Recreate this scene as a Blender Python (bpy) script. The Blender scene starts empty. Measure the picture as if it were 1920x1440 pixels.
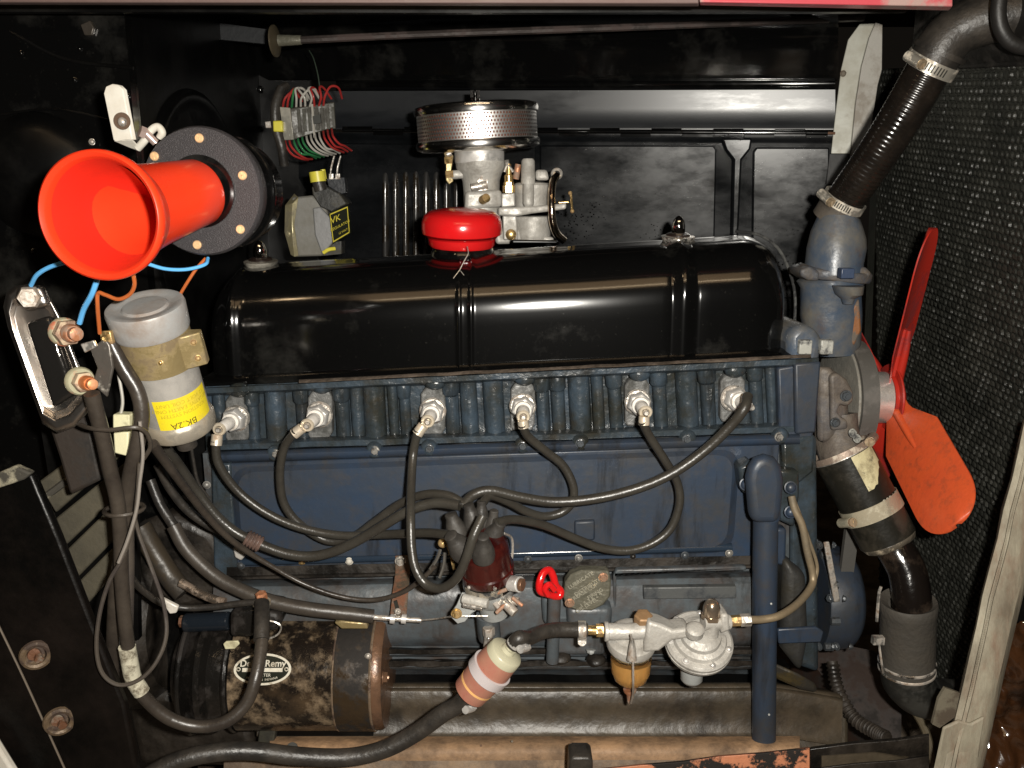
import bpy, bmesh, math, random
from mathutils import Vector as V, Matrix
import mathutils.noise as mnoise
random.seed(7)
R = math.radians
sc = bpy.context.scene
C = sc.collection
PI = math.pi
# ------------------------------------------------------------------ camera, world, light
PITCH = 12.0
F = 1598.0
CAM = V((0, -1.05, 0.30))
cd = bpy.data.cameras.new('camera'); cam = bpy.data.objects.new('camera', cd); C.objects.link(cam)
cd.sensor_width = 36; cd.lens = 36 * F / 1920; cd.clip_start = 0.02; cd.clip_end = 50
cam.location = CAM; cam.rotation_euler = (R(90 - PITCH), 0, 0)
sc.camera = cam
w = bpy.data.worlds.new('World'); sc.world = w; w.use_nodes = True
nt = w.node_tree; bg = nt.nodes['Background']
bg.inputs[0].default_value = (0.9, 0.75, 0.6, 1); bg.inputs[1].default_value = 0.006
def area(name, loc, target, sx, sy, power, col, shape='RECTANGLE'):
    l = bpy.data.lights.new(name, 'AREA'); l.shape = shape; l.size = sx; l.size_y = sy
    l.energy = power; l.color = col
    o = bpy.data.objects.new(name, l); C.objects.link(o); o.location = loc
    o.rotation_euler = (V(target) - V(loc)).to_track_quat('-Z', 'Y').to_euler()
    return o
area('camera_flash', (0.065, -1.07, 0.335), (0.02, 0, 0.06), 0.030, 0.018, 24.0, (1.0, 0.955, 0.87))
area('warm_highlight_lamp', (0.08, -1.75, 1.75), (0.05, 0, 0.15), 1.65, 0.75, 5.5, (1.0, 0.66, 0.36))  # added light out of view, sized for the warm band on the valve cover
area('band_highlight_lamp', (0.12, -1.75, 1.50), (0.05, 0, 0.15), 1.5, 0.05, 1.9, (1.0, 0.78, 0.50))  # added narrow light that brightens the valve cover band
area('warm_highlight_lamp', (-0.9, -1.3, 1.7), (0.0, 0, 0.15), 0.10, 0.10, 0.9, (1.0, 0.70, 0.40))  # added small light out of view for small highlights
sc.view_settings.view_transform = 'Standard'; sc.view_settings.look = 'None'
sc.view_settings.exposure = 0.0; sc.view_settings.gamma = 1.0
# ------------------------------------------------------------------ pixel helpers
cp, sp = math.cos(R(PITCH)), math.sin(R(PITCH))
def ray(px, py):
    u = (px - 960) / F; v = (720 - py) / F
    return V((u, cp + v * sp, -sp + v * cp))
def P(px, py, y):
    d = ray(px, py)
    return CAM + d * ((y - CAM.y) / d.y)
def PP(px, py, o, n):
    d = ray(px, py)
    return CAM + d * ((V(o) - CAM).dot(n) / d.dot(n))
def m(n, y): return n * (y - CAM.y) / F
def cr(pts, res=6):
    pts = [V(p) for p in pts]
    if len(pts) < 3: return pts
    out = []
    e = [pts[0] * 2 - pts[1]] + pts + [pts[-1] * 2 - pts[-2]]
    for i in range(1, len(e) - 2):
        a, b, c, d = e[i - 1], e[i], e[i + 1], e[i + 2]
        for k in range(res):
            t = k / res
            out.append(0.5 * ((2 * b) + (c - a) * t + (2 * a - 5 * b + 4 * c - d) * t * t + (3 * b - a - 3 * c + d) * t ** 3))
    out.append(pts[-1])
    return out
def basis(ax, up=None):
    ax = V(ax).normalized()
    up = V(up) if up is not None else V((0, 0, 1))
    if abs(ax.dot(up.normalized())) > 0.98: up = V((0, 1, 0))
    x = up.cross(ax).normalized(); y = ax.cross(x).normalized()
    return x, y, ax
# ------------------------------------------------------------------ mesh builder
class MB:
    def __init__(s): s.v = []; s.f = []
    def add(s, vs, fs):
        b = len(s.v); s.v += [tuple(x) for x in vs]; s.f += [tuple(i + b for i in f) for f in fs]; return s
    def box(s, c, size, rot=None):
        rot = rot or Matrix.Identity(3); c = V(c)
        vs = [c + rot @ V((i * size[0] / 2, j * size[1] / 2, k * size[2] / 2)) for i in (-1, 1) for j in (-1, 1) for k in (-1, 1)]
        return s.add(vs, [(0, 1, 3, 2), (4, 6, 7, 5), (0, 4, 5, 1), (2, 3, 7, 6), (0, 2, 6, 4), (1, 5, 7, 3)])
    def lathe(s, prof, o, ax, n=24, up=None, caps=True, phase=0):
        x, y, z = basis(ax, up); o = V(o); vs = []; fs = []
        for r, t in prof:
            for k in range(n):
                a = 2 * PI * k / n + phase
                vs.append(o + z * t + (x * math.cos(a) + y * math.sin(a)) * r)
        for i in range(len(prof) - 1):
            for k in range(n):
                k2 = (k + 1) % n
                fs.append((i * n + k, i * n + k2, (i + 1) * n + k2, (i + 1) * n + k))
        if caps:
            fs.append(tuple(range(n))); fs.append(tuple((len(prof) - 1) * n + k for k in range(n)))
        return s.add(vs, fs)
    def cyl(s, a, b, r0, r1=None, n=16, up=None, phase=0):
        a = V(a); b = V(b); r1 = r0 if r1 is None else r1
        return s.lathe([(r0, 0), (r1, (b - a).length)], a, b - a, n, up, phase=phase)
    def hexa(s, a, b, r, up=None): return s.cyl(a, b, r, n=6, up=up)
    def tube(s, pts, r, n=8, res=6, cap=True):
        pts = cr(pts, res); N = len(pts)
        rr = r if callable(r) else (lambda t: r)
        t0 = (pts[1] - pts[0]).normalized(); x, y, _ = basis(t0); vs = []; fs = []
        for i, p in enumerate(pts):
            t = (pts[min(i + 1, N - 1)] - pts[max(i - 1, 0)]).normalized()
            x = (x - t * x.dot(t)).normalized(); y = t.cross(x)
            q = rr(i / (N - 1))
            for k in range(n):
                a = 2 * PI * k / n
                vs.append(p + (x * math.cos(a) + y * math.sin(a)) * q)
        for i in range(N - 1):
            for k in range(n):
                k2 = (k + 1) % n
                fs.append((i * n + k, i * n + k2, (i + 1) * n + k2, (i + 1) * n + k))
        if cap: fs.append(tuple(range(n))); fs.append(tuple((N - 1) * n + k for k in range(n)))
        return s.add(vs, fs)
    def prism(s, poly, vec):
        n = len(poly); vec = V(vec); vs = [V(p) for p in poly] + [V(p) + vec for p in poly]
        return s.add(vs, [tuple(range(n)), tuple(range(n, 2 * n))] + [(i, (i + 1) % n, n + (i + 1) % n, n + i) for i in range(n)])
    def slab(s, pix, y, d):            # outline in photograph pixels on plane y, going d metres back
        return s.prism([P(a, b, y) for a, b in pix], (0, d, 0))
    def loft(s, loops, closed=True, caps=True):
        n = len(loops[0]); vs = [p for l in loops for p in l]; fs = []
        for i in range(len(loops) - 1):
            for k in range(n if closed else n - 1):
                k2 = (k + 1) % n
                fs.append((i * n + k, i * n + k2, (i + 1) * n + k2, (i + 1) * n + k))
        if caps and closed: fs.append(tuple(range(n))); fs.append(tuple((len(loops) - 1) * n + k for k in range(n)))
        return s.add(vs, fs)
    def ball(s, c, r, sx=1, sy=1, sz=1, n=16, ax=(0, 0, 1)):
        x, y, z = basis(ax); c = V(c); k = n // 2; prof = []
        vs = []; fs = []
        for i in range(1, k):
            t = PI * i / k
            for j in range(n):
                a = 2 * PI * j / n
                vs.append(c + x * (r * sx * math.sin(t) * math.cos(a)) + y * (r * sy * math.sin(t) * math.sin(a)) + z * (r * sz * math.cos(t)))
        for i in range(k - 2):
            for j in range(n):
                j2 = (j + 1) % n
                fs.append((i * n + j, i * n + j2, (i + 1) * n + j2, (i + 1) * n + j))
        b = len(vs); vs += [c + z * r * sz, c - z * r * sz]
        for j in range(n):
            fs.append((b, (j + 1) % n, j)); fs.append((b + 1, (k - 2) * n + j, (k - 2) * n + (j + 1) % n))
        return s.add(vs, fs)
    def torus(s, c, ax, Rr, r, n=24, k=8, up=None):
        x, y, z = basis(ax, up); c = V(c); vs = []; fs = []
        for i in range(n):
            a = 2 * PI * i / n; d = x * math.cos(a) + y * math.sin(a)
            for j in range(k):
                b = 2 * PI * j / k; vs.append(c + d * (Rr + r * math.cos(b)) + z * (r * math.sin(b)))
        for i in range(n):
            for j in range(k):
                fs.append((i * k + j, ((i + 1) % n) * k + j, ((i + 1) % n) * k + (j + 1) % k, i * k + (j + 1) % k))
        return s.add(vs, fs)
ORG = {}
def build(name, mb, mat, parent=None, bevel=0, sharp=38, label=None, disp=0, dsc=20, seg=2):
    n = len(mb.v)
    lo = [min(v[i] for v in mb.v) for i in range(3)]; hi = [max(v[i] for v in mb.v) for i in range(3)]
    c = V([(a + b) / 2 for a, b in zip(lo, hi)])
    me = bpy.data.meshes.new(name)
    bm = bmesh.new(); vv = []
    for v in mb.v:
        q = V(v)
        if disp:
            q = q + mnoise.noise_vector(q * dsc) * disp
        vv.append(bm.verts.new(q - c))
    for f in mb.f:
        try: bm.faces.new([vv[i] for i in f])
        except ValueError: pass
    bmesh.ops.recalc_face_normals(bm, faces=bm.faces)
    bm.to_mesh(me); bm.free()
    me.shade_smooth(); me.set_sharp_from_angle(angle=R(sharp))
    me.materials.append(mat)
    o = bpy.data.objects.new(name, me); C.objects.link(o)
    ORG[o.name] = c
    if parent is not None:
        o.parent = parent; o.location = c - ORG[parent.name]
    else: o.location = c
    if bevel:
        b = o.modifiers.new('bevel', 'BEVEL'); b.width = bevel; b.segments = seg; b.limit_method = 'ANGLE'; b.angle_limit = R(40)
        b.harden_normals = False
    if label: o['label'] = label
    return o
def copy_at(o, where, parent, rot=None, scale=None, label=None):
    c = o.copy(); C.objects.link(c); c.parent = parent
    c.location = V(where) - (ORG[parent.name] if parent is not None else V((0, 0, 0))); ORG[c.name] = V(where)
    if rot is not None: c.rotation_euler = rot
    if scale: c.scale = (scale,) * 3
    if 'label' in c and label is None: del c['label']
    return c
def thing(name, label, cat, loc, group=None):
    o = bpy.data.objects.new(name, None); C.objects.link(o); o.location = loc; o.empty_display_size = 0.02
    ORG[o.name] = V(loc); o['label'] = label; o['category'] = cat
    if group: o['group'] = group
    return o
def tag(o, label=None, cat=None, group=None, kind=None):
    for k, v in (('label', label), ('category', cat), ('group', group), ('kind', kind)):
        if v: o[k] = v
    return o
def textmb(body, size, fmap, depth=0.0004, font_bold=0.0):
    cu = bpy.data.curves.new('t', 'FONT'); cu.body = body; cu.size = size; cu.align_x = 'CENTER'; cu.align_y = 'CENTER'; cu.offset = font_bold
    cu.resolution_u = 3
    o = bpy.data.objects.new('t', cu); me = bpy.data.meshes.new_from_object(o)
    vs = [fmap(v.co.x, v.co.y) for v in me.vertices]; fs = [tuple(p.vertices) for p in me.polygons]
    bpy.data.objects.remove(o); bpy.data.curves.remove(cu); bpy.data.meshes.remove(me)
    mb = MB(); mb.add(vs, fs); return mb
# ------------------------------------------------------------------ materials
MATS = {}
def M(name, col, rough=0.5, metal=0.0, dirt=None, damt=0.45, dsc=12, drough=0.8, bump=0.15, bsc=120, coat=0.0, trans=0.0, ior=1.45,
      spec=0.5, d2=None, d2amt=0.3, d2sc=60, stretch=(1, 1, 1), alpha=1.0, emis=0.0, dmetal=None, edge=0.06, spots=None, runs=None):
    if name in MATS: return MATS[name]
    def k_(c):       # real-world albedo: dark paints, rubbers and greases are darker than they look under a flash
        s_ = .70 if max(c) < .3 else .84
        return tuple(x * s_ for x in c) if metal < .5 else c
    col = k_(col); dirt = k_(dirt) if dirt else dirt; d2 = k_(d2) if d2 else d2
    if runs: runs = (k_(runs[0]),) + tuple(runs[1:])
    mt = bpy.data.materials.new(name); mt.use_nodes = True; t = mt.node_tree; N = t.nodes; L = t.links
    b = N['Principled BSDF']
    b.inputs['Base Color'].default_value = (*col, 1); b.inputs['Roughness'].default_value = rough
    b.inputs['Metallic'].default_value = metal; b.inputs['Coat Weight'].default_value = coat; b.inputs['Coat Roughness'].default_value = 0.14
    b.inputs['Transmission Weight'].default_value = trans; b.inputs['IOR'].default_value = ior; b.inputs['Specular IOR Level'].default_value = spec
    b.inputs['Alpha'].default_value = alpha
    tc = N.new('ShaderNodeTexCoord'); mp = N.new('ShaderNodeMapping'); mp.inputs['Scale'].default_value = stretch
    geo = N.new('ShaderNodeNewGeometry'); L.new(geo.outputs['Position'], mp.inputs['Vector'])
    prev = None; prevr = None; prevm = None
    def layer(colr, amt, scale, rgh, mtl):
        nonlocal prev, prevr, prevm
        n = N.new('ShaderNodeTexNoise'); n.inputs['Scale'].default_value = scale; n.inputs['Detail'].default_value = 7; n.inputs['Roughness'].default_value = 0.68
        L.new(mp.outputs[0], n.inputs['Vector'])
        r = N.new('ShaderNodeMapRange'); r.inputs['From Min'].default_value = 0.5 - (amt - 0.5) * 0.35 - edge; r.inputs['From Max'].default_value = 0.5 - (amt - 0.5) * 0.35 + edge
        L.new(n.outputs['Fac'], r.inputs['Value'])
        mx = N.new('ShaderNodeMix'); mx.data_type = 'RGBA'; L.new(r.outputs[0], mx.inputs['Factor'])
        if prev is None: mx.inputs['A'].default_value = (*col, 1)
        else: L.new(prev, mx.inputs['A'])
        mx.inputs['B'].default_value = (*colr, 1); prev = mx.outputs['Result']
        m2 = N.new('ShaderNodeMix'); L.new(r.outputs[0], m2.inputs['Factor'])
        if prevr is None: m2.inputs['A'].default_value = rough
        else: L.new(prevr, m2.inputs['A'])
        m2.inputs['B'].default_value = rgh; prevr = m2.outputs['Result']
        if metal > 0 and mtl is not None:
            m3 = N.new('ShaderNodeMix'); L.new(r.outputs[0], m3.inputs['Factor'])
            if prevm is None: m3.inputs['A'].default_value = metal
            else: L.new(prevm, m3.inputs['A'])
            m3.inputs['B'].default_value = mtl; prevm = m3.outputs['Result']
    if dirt: layer(dirt, damt, dsc, drough, 0.0 if dmetal is None else dmetal)
    if d2: layer(d2, d2amt, d2sc, drough, 0.0 if dmetal is None else dmetal)
    if runs:
        mp2 = N.new('ShaderNodeMapping'); mp2.inputs['Scale'].default_value = (1, 1, .13); L.new(geo.outputs['Position'], mp2.inputs['Vector'])
        save = mp; mp = mp2; edge_save = edge; edge = .10
        layer(runs[0], runs[1], runs[2], .26, 0.0); mp = save; edge = edge_save
    if spots:
        vo = N.new('ShaderNodeTexVoronoi'); vo.inputs['Scale'].default_value = spots[0]; L.new(geo.outputs['Position'], vo.inputs['Vector'])
        ns = N.new('ShaderNodeTexNoise'); ns.inputs['Scale'].default_value = 9; L.new(geo.outputs['Position'], ns.inputs['Vector'])
        th = N.new('ShaderNodeMapRange'); th.inputs['From Min'].default_value = .50; th.inputs['From Max'].default_value = .62; th.inputs['To Max'].default_value = spots[1]; L.new(ns.outputs['Fac'], th.inputs['Value'])
        lt = N.new('ShaderNodeMath'); lt.operation = 'LESS_THAN'; L.new(vo.outputs['Distance'], lt.inputs[0]); L.new(th.outputs[0], lt.inputs[1])
        mx = N.new('ShaderNodeMix'); mx.data_type = 'RGBA'; L.new(lt.outputs[0], mx.inputs['Factor']); L.new(prev, mx.inputs['A']); mx.inputs['B'].default_value = (.001, .001, .001, 1); prev = mx.outputs['Result']
        m2 = N.new('ShaderNodeMix'); L.new(lt.outputs[0], m2.inputs['Factor']); L.new(prevr, m2.inputs['A']); m2.inputs['B'].default_value = .05; prevr = m2.outputs['Result']
    if prev: L.new(prev, b.inputs['Base Color']); L.new(prevr, b.inputs['Roughness'])
    if prevm: L.new(prevm, b.inputs['Metallic'])
    if bump:
        n = N.new('ShaderNodeTexNoise'); n.inputs['Scale'].default_value = bsc; n.inputs['Detail'].default_value = 4; L.new(mp.outputs[0], n.inputs['Vector'])
        bn = N.new('ShaderNodeBump'); bn.inputs['Strength'].default_value = bump; bn.inputs['Distance'].default_value = 0.004
        L.new(n.outputs['Fac'], bn.inputs['Height']); L.new(bn.outputs[0], b.inputs['Normal'])
    MATS[name] = mt
    return mt
blackgloss = M('black_gloss_paint', (0.003, 0.003, 0.003), 0.10, coat=0.6, dirt=(0.03, 0.029, 0.026), damt=0.0, dsc=9, drough=0.30, bump=0.015, bsc=40, edge=0.14, d2=(0.07, 0.065, 0.055), d2amt=-0.30, d2sc=240)
blackhoodmid = M('pale_sheen_hood_paint', (0.004, 0.0045, 0.005), 0.07, coat=0.0, spec=0.9, dirt=(0.012, 0.0135, 0.016), damt=0.85, dsc=4, drough=0.37, bump=0.01, bsc=14, edge=0.16, stretch=(.5, 1, 2.5))  # brighter copy of the hood paint; pale reflection partly put into its colour
blackhood = M('dusty_black_hood_paint', (0.004, 0.0045, 0.005), 0.10, coat=0.0, spec=0.8, spots=(190, .26), dirt=(0.009, 0.010, 0.0115), damt=0.55, dsc=5, drough=0.40, bump=0.02, bsc=14, edge=0.20, stretch=(1, 1, 2.2))
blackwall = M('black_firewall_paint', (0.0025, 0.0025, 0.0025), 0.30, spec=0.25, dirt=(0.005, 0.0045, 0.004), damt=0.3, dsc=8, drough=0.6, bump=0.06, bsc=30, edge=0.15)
grime = M('oily_black_grime', (0.008, 0.007, 0.006), 0.32, dirt=(0.035, 0.026, 0.018), damt=0.4, dsc=18, bump=0.5, bsc=70, edge=0.14)
blue = M('blue_engine_enamel', (0.030, 0.050, 0.088), 0.34, dirt=(0.030, 0.032, 0.034), damt=0.40, dsc=8, drough=0.55, bump=0.12, bsc=60, edge=0.20, d2=(0.05, 0.04, 0.028), d2amt=-0.05, d2sc=40, runs=((0.014, 0.013, 0.011), 0.08, 26))
bluedirty = M('grimy_blue_enamel', (0.050, 0.074, 0.102), 0.34, dirt=(0.026, 0.030, 0.028), damt=0.55, dsc=16, drough=0.26, bump=0.5, bsc=70, edge=0.16, d2=(0.045, 0.036, 0.022), d2amt=0.05, d2sc=30, runs=((0.014, 0.014, 0.012), 0.16, 34))
blueblock = M('oily_dark_blue_enamel', (0.105, 0.125, 0.140), 0.40, dirt=(0.050, 0.054, 0.056), damt=0.42, dsc=7, drough=0.36, bump=0.4, bsc=45, edge=0.22, d2=(0.075, 0.045, 0.03), d2amt=0.08, d2sc=28, runs=((0.014, 0.012, 0.009), 0.05, 20))
bluethermo = M('worn_light_blue_enamel', (0.055, 0.078, 0.115), 0.32, dirt=(0.14, 0.13, 0.11), damt=0.42, dsc=18, drough=0.5, bump=0.25, bsc=70, edge=0.14, d2=(0.09, 0.05, 0.025), d2amt=-0.05, d2sc=30)
greycast = M('greasy_beige_casting', (0.16, 0.135, 0.11), 0.5, dirt=(0.07, 0.055, 0.045), damt=0.45, dsc=30, bump=0.5, bsc=90, d2=(0.09, 0.09, 0.10), d2amt=0.2, d2sc=22, edge=0.12)
gasket = M('oil_stained_gasket', (0.19, 0.15, 0.12), 0.42, dirt=(0.05, 0.035, 0.022), damt=0.5, dsc=35, bump=0.4, bsc=150, edge=0.12)
chrome = M('chrome', (0.85, 0.83, 0.80), 0.07, 1.0, bump=0.0)
chromedull = M('dull_chrome', (0.72, 0.68, 0.62), 0.26, 1.0, dirt=(0.20, 0.15, 0.11), damt=0.3, dsc=40, drough=0.5, bump=0.1, edge=0.1)
steel = M('plated_steel', (0.60, 0.57, 0.52), 0.30, 0.9, dirt=(0.16, 0.12, 0.09), damt=0.4, dsc=60, drough=0.6, bump=0.2, bsc=200, edge=0.1)
alu = M('cast_aluminium', (0.52, 0.50, 0.46), 0.42, 0.30, dirt=(0.26, 0.24, 0.21), damt=0.4, dsc=30, bump=0.25, bsc=220, edge=0.15)
alubright = M('satin_aluminium', (0.62, 0.60, 0.57), 0.30, 0.7, dirt=(0.36, 0.34, 0.32), damt=0.3, dsc=30, bump=0.1, bsc=200, edge=0.15)
brass = M('brass', (0.55, 0.38, 0.16), 0.28, 0.9, dirt=(0.18, 0.11, 0.05), damt=0.4, dsc=60, bump=0.1)
brasspaint = M('tarnished_brass_band', (0.30, 0.23, 0.11), 0.38, 0.6, dirt=(0.13, 0.095, 0.05), damt=0.45, dsc=30, bump=0.15)
rusty = M('rusty_steel', (0.16, 0.07, 0.035), 0.6, 0.2, dirt=(0.20, 0.17, 0.13), damt=0.4, dsc=45, bump=0.4, bsc=160)
copper = M('brown_copper_stud', (0.38, 0.16, 0.08), 0.45, 0.5, dirt=(0.22, 0.15, 0.11), damt=0.45, dsc=60, bump=0.3)
redhorn = M('orange_red_plastic', (0.64, 0.034, 0.010), 0.26, coat=0.05, dirt=(0.68, 0.040, 0.010), damt=0.4, dsc=10, drough=0.34, bump=0.01, edge=0.2)
redpaint = M('red_gloss_paint', (0.62, 0.008, 0.010), 0.16, coat=0.5, dirt=(0.5, 0.012, 0.012), damt=0.4, dsc=20, drough=0.25, bump=0.03, edge=0.2)
redfan = M('red_fan_paint', (0.58, 0.085, 0.022), 0.40, dirt=(0.52, 0.07, 0.022), damt=0.45, dsc=18, drough=0.5, bump=0.15, edge=0.2, d2=(0.16, 0.06, 0.03), d2amt=-0.1, d2sc=80)
reddark = M('shaded_red_fan_paint', (0.40, 0.022, 0.012), 0.38, dirt=(0.25, 0.012, 0.010), damt=0.4, dsc=20, bump=0.05)  # darker copy of the fan red; shade put into the colour
rubber = M('black_rubber', (0.020, 0.018, 0.016), 0.38, dirt=(0.05, 0.042, 0.034), damt=0.45, dsc=30, drough=0.5, bump=0.2, bsc=200, edge=0.15)
leadrub = M('grey_ignition_lead', (0.052, 0.048, 0.040), 0.26, dirt=(0.028, 0.024, 0.019), damt=0.5, dsc=25, drough=0.4, bump=0.12, bsc=300, edge=0.2)
hosebrown = M('brown_black_hose', (0.010, 0.008, 0.0065), 0.17, dirt=(0.022, 0.016, 0.012), damt=0.25, dsc=30, drough=0.32, bump=0.06, bsc=250, edge=0.15)
sheathbrown = M('dark_brown_sheath', (0.040, 0.033, 0.027), 0.36, dirt=(0.08, 0.066, 0.052), damt=0.35, dsc=14, drough=0.5, bump=0.15, edge=0.2)
hosegrey = M('grey_hose', (0.075, 0.066, 0.054), 0.55, dirt=(0.05, 0.045, 0.038), damt=0.4, dsc=20, bump=0.3, bsc=160, edge=0.2)
boot = M('grey_rubber_boot', (0.032, 0.029, 0.026), 0.40, dirt=(0.065, 0.058, 0.05), damt=0.3, dsc=50, bump=0.2, edge=0.2)
porcelain = M('white_porcelain', (0.80, 0.76, 0.70), 0.2, coat=0.4, dirt=(0.45, 0.38, 0.30), damt=0.1, dsc=60, drough=0.4, bump=0.0)
maroon = M('maroon_bakelite', (0.050, 0.008, 0.006), 0.14, coat=0.5, dirt=(0.025, 0.003, 0.003), damt=0.4, dsc=30, drough=0.25, bump=0.03)
greyplate = M('speckled_grey_plate', (0.036, 0.033, 0.035), 0.42, 0.0, dirt=(0.085, 0.078, 0.082), damt=0.2, dsc=900, bump=0.25, bsc=900, edge=0.05)
coilalu = M('dull_coil_can', (0.50, 0.48, 0.45), 0.36, 0.85, dirt=(0.27, 0.25, 0.22), damt=0.45, dsc=18, drough=0.5, bump=0.08, edge=0.25)
yellow = M('yellow_label', (0.70, 0.56, 0.02), 0.35, dirt=(0.58, 0.45, 0.03), damt=0.3, dsc=30, bump=0.0)
yellowtape = M('yellow_tape', (0.62, 0.55, 0.06), 0.4, bump=0.0)
ink = M('black_ink', (0.02, 0.02, 0.015), 0.5, bump=0.0)
inkfaint = M('faint_ink', (0.42, 0.33, 0.02), 0.5, bump=0.0)
cream = M('cream_plastic', (0.58, 0.55, 0.36), 0.4, dirt=(0.35, 0.32, 0.2), damt=0.25, dsc=40, bump=0.1)
whitetape = M('dirty_white_tape', (0.52, 0.49, 0.38), 0.55, dirt=(0.2, 0.17, 0.12), damt=0.3, dsc=60, bump=0.3)
bluewire = M('light_blue_wire', (0.10, 0.36, 0.68), 0.35, bump=0.0)
orangewire = M('orange_brown_wire', (0.40, 0.10, 0.025), 0.35, bump=0.0)
redwire = M('red_wire', (0.30, 0.025, 0.022), 0.35, bump=0.0)
greenwire = M('green_wire', (0.03, 0.17, 0.06), 0.35, bump=0.0)
whitewire = M('white_wire', (0.38, 0.36, 0.32), 0.35, bump=0.0)
whitepaint = M('aged_white_paint', (0.60, 0.58, 0.52), 0.38, dirt=(0.42, 0.37, 0.30), damt=0.35, dsc=18, bump=0.08, edge=0.2)
offwhite = M('worn_cream_flange', (0.50, 0.50, 0.44), 0.36, dirt=(0.30, 0.27, 0.20), damt=0.35, dsc=14, bump=0.08, edge=0.2, d2=(0.14, 0.07, 0.03), d2amt=-0.35, d2sc=50)
sealwhite = M('weathered_white_frame', (0.36, 0.33, 0.25), 0.5, dirt=(0.17, 0.14, 0.10), damt=0.5, dsc=20, bump=0.25, bsc=90, edge=0.2, d2=(0.20, 0.09, 0.05), d2amt=-0.02, d2sc=26, stretch=(1.6, 1.6, .55))
radiator_m = M('black_radiator_paint', (0.022, 0.023, 0.020), 0.34, dirt=(0.044, 0.044, 0.036), damt=0.45, dsc=12, drough=0.5, bump=0.3, bsc=300, edge=0.2)
pangrime = M('grimy_brown_pan', (0.085, 0.068, 0.045), 0.42, dirt=(0.014, 0.010, 0.007), damt=0.5, dsc=9, drough=0.4, bump=0.35, bsc=60, edge=0.2, d2=(0.10, 0.075, 0.05), d2amt=0.1, d2sc=22)
primer = M('orange_primer', (0.38, 0.23, 0.125), 0.55, dirt=(0.17, 0.11, 0.065), damt=0.35, dsc=11, bump=0.3, edge=0.2, d2=(0.03, 0.018, 0.012), d2amt=0.10, d2sc=34)
primerflake = M('flaking_orange_primer', (0.48, 0.19, 0.10), 0.5, dirt=(0.012, 0.009, 0.007), damt=0.42, dsc=16, bump=0.3, edge=0.02, d2=(0.30, 0.15, 0.09), d2amt=0.1, d2sc=40)
startercase = M('rusty_brown_starter_case', (0.012, 0.009, 0.007), 0.20, dirt=(0.085, 0.055, 0.030), damt=0.05, dsc=15, drough=0.34, bump=0.3, bsc=80, edge=0.14, d2=(0.30, 0.22, 0.14), d2amt=0.10, d2sc=38)
bronze = M('bronze_end_cap', (0.20, 0.11, 0.065), 0.28, 0.6, dirt=(0.04, 0.022, 0.014), damt=0.45, dsc=22, drough=0.35, bump=0.2, edge=0.12)
fuel = M('amber_fuel', (0.95, 0.52, 0.16), 0.12, trans=0.15, ior=1.36, bump=0.0)
glass = M('clear_glass', (0.95, 0.93, 0.88), 0.03, trans=1.0, ior=1.45, bump=0.0)
filterpink = M('translucent_pink_plastic', (0.46, 0.18, 0.13), 0.25, trans=0.25, dirt=(0.50, 0.26, 0.17), damt=0.35, dsc=30, bump=0.0, edge=0.2)
filterwhite = M('milky_plastic', (0.62, 0.56, 0.56), 0.3, trans=0.2, bump=0.0)
filtercream = M('cream_filter_cap', (0.44, 0.42, 0.30), 0.3, bump=0.0)
amberfoil = M('amber_crumpled_film', (0.045, 0.018, 0.007), 0.10, coat=0.5, dirt=(0.015, 0.007, 0.004), damt=0.45, dsc=14, drough=0.15, bump=0.35, bsc=55)
elementred = M('red_brown_filter_element', (0.22, 0.075, 0.045), 0.7, bump=0.3)
bluegrey = M('silver_grey_casting', (0.36, 0.37, 0.36), 0.45, 0.2, dirt=(0.26, 0.25, 0.22), damt=0.3, dsc=30, bump=0.15)
board = M('dirty_olive_board', (0.12, 0.105, 0.072), 0.5, dirt=(0.045, 0.04, 0.028), damt=0.5, dsc=14, bump=0.2, edge=0.2)
pinkedge = M('red_hood_edge_paint', (0.42, 0.06, 0.075), 0.3, dirt=(0.30, 0.20, 0.18), damt=0.3, dsc=16, bump=0.05)
brownedge = M('dusty_brown_edge', (0.13, 0.085, 0.075), 0.45, dirt=(0.14, 0.09, 0.08), damt=0.45, dsc=10, bump=0.1, edge=0.2)
groundm = M('garage_floor', (0.25, 0.20, 0.15), 0.8, dirt=(0.10, 0.07, 0.05), damt=0.45, dsc=6, bump=0.3)
tagdark = M('printed_black_label', (0.012, 0.014, 0.008), 0.3, bump=0.0)
plugseat = M('bright_machined_seat', (0.24, 0.24, 0.235), 0.34, 0.4, dirt=(0.06, 0.06, 0.055), damt=0.5, dsc=45, bump=0.5, bsc=130, edge=0.12)
beltm = M('grey_belt', (0.085, 0.080, 0.072), 0.6, dirt=(0.13, 0.12, 0.11), damt=0.3, dsc=30, bump=0.1)
platem = M('oily_cast_plate', (0.17, 0.16, 0.12), 0.38, 0.3, dirt=(0.09, 0.085, 0.06), damt=0.5, dsc=40, bump=0.5, bsc=160)
regm = M('grey_box_cover', (0.20, 0.195, 0.18), 0.42, 0.1, dirt=(0.14, 0.13, 0.10), damt=0.4, dsc=20, bump=0.1, edge=0.2)

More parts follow.
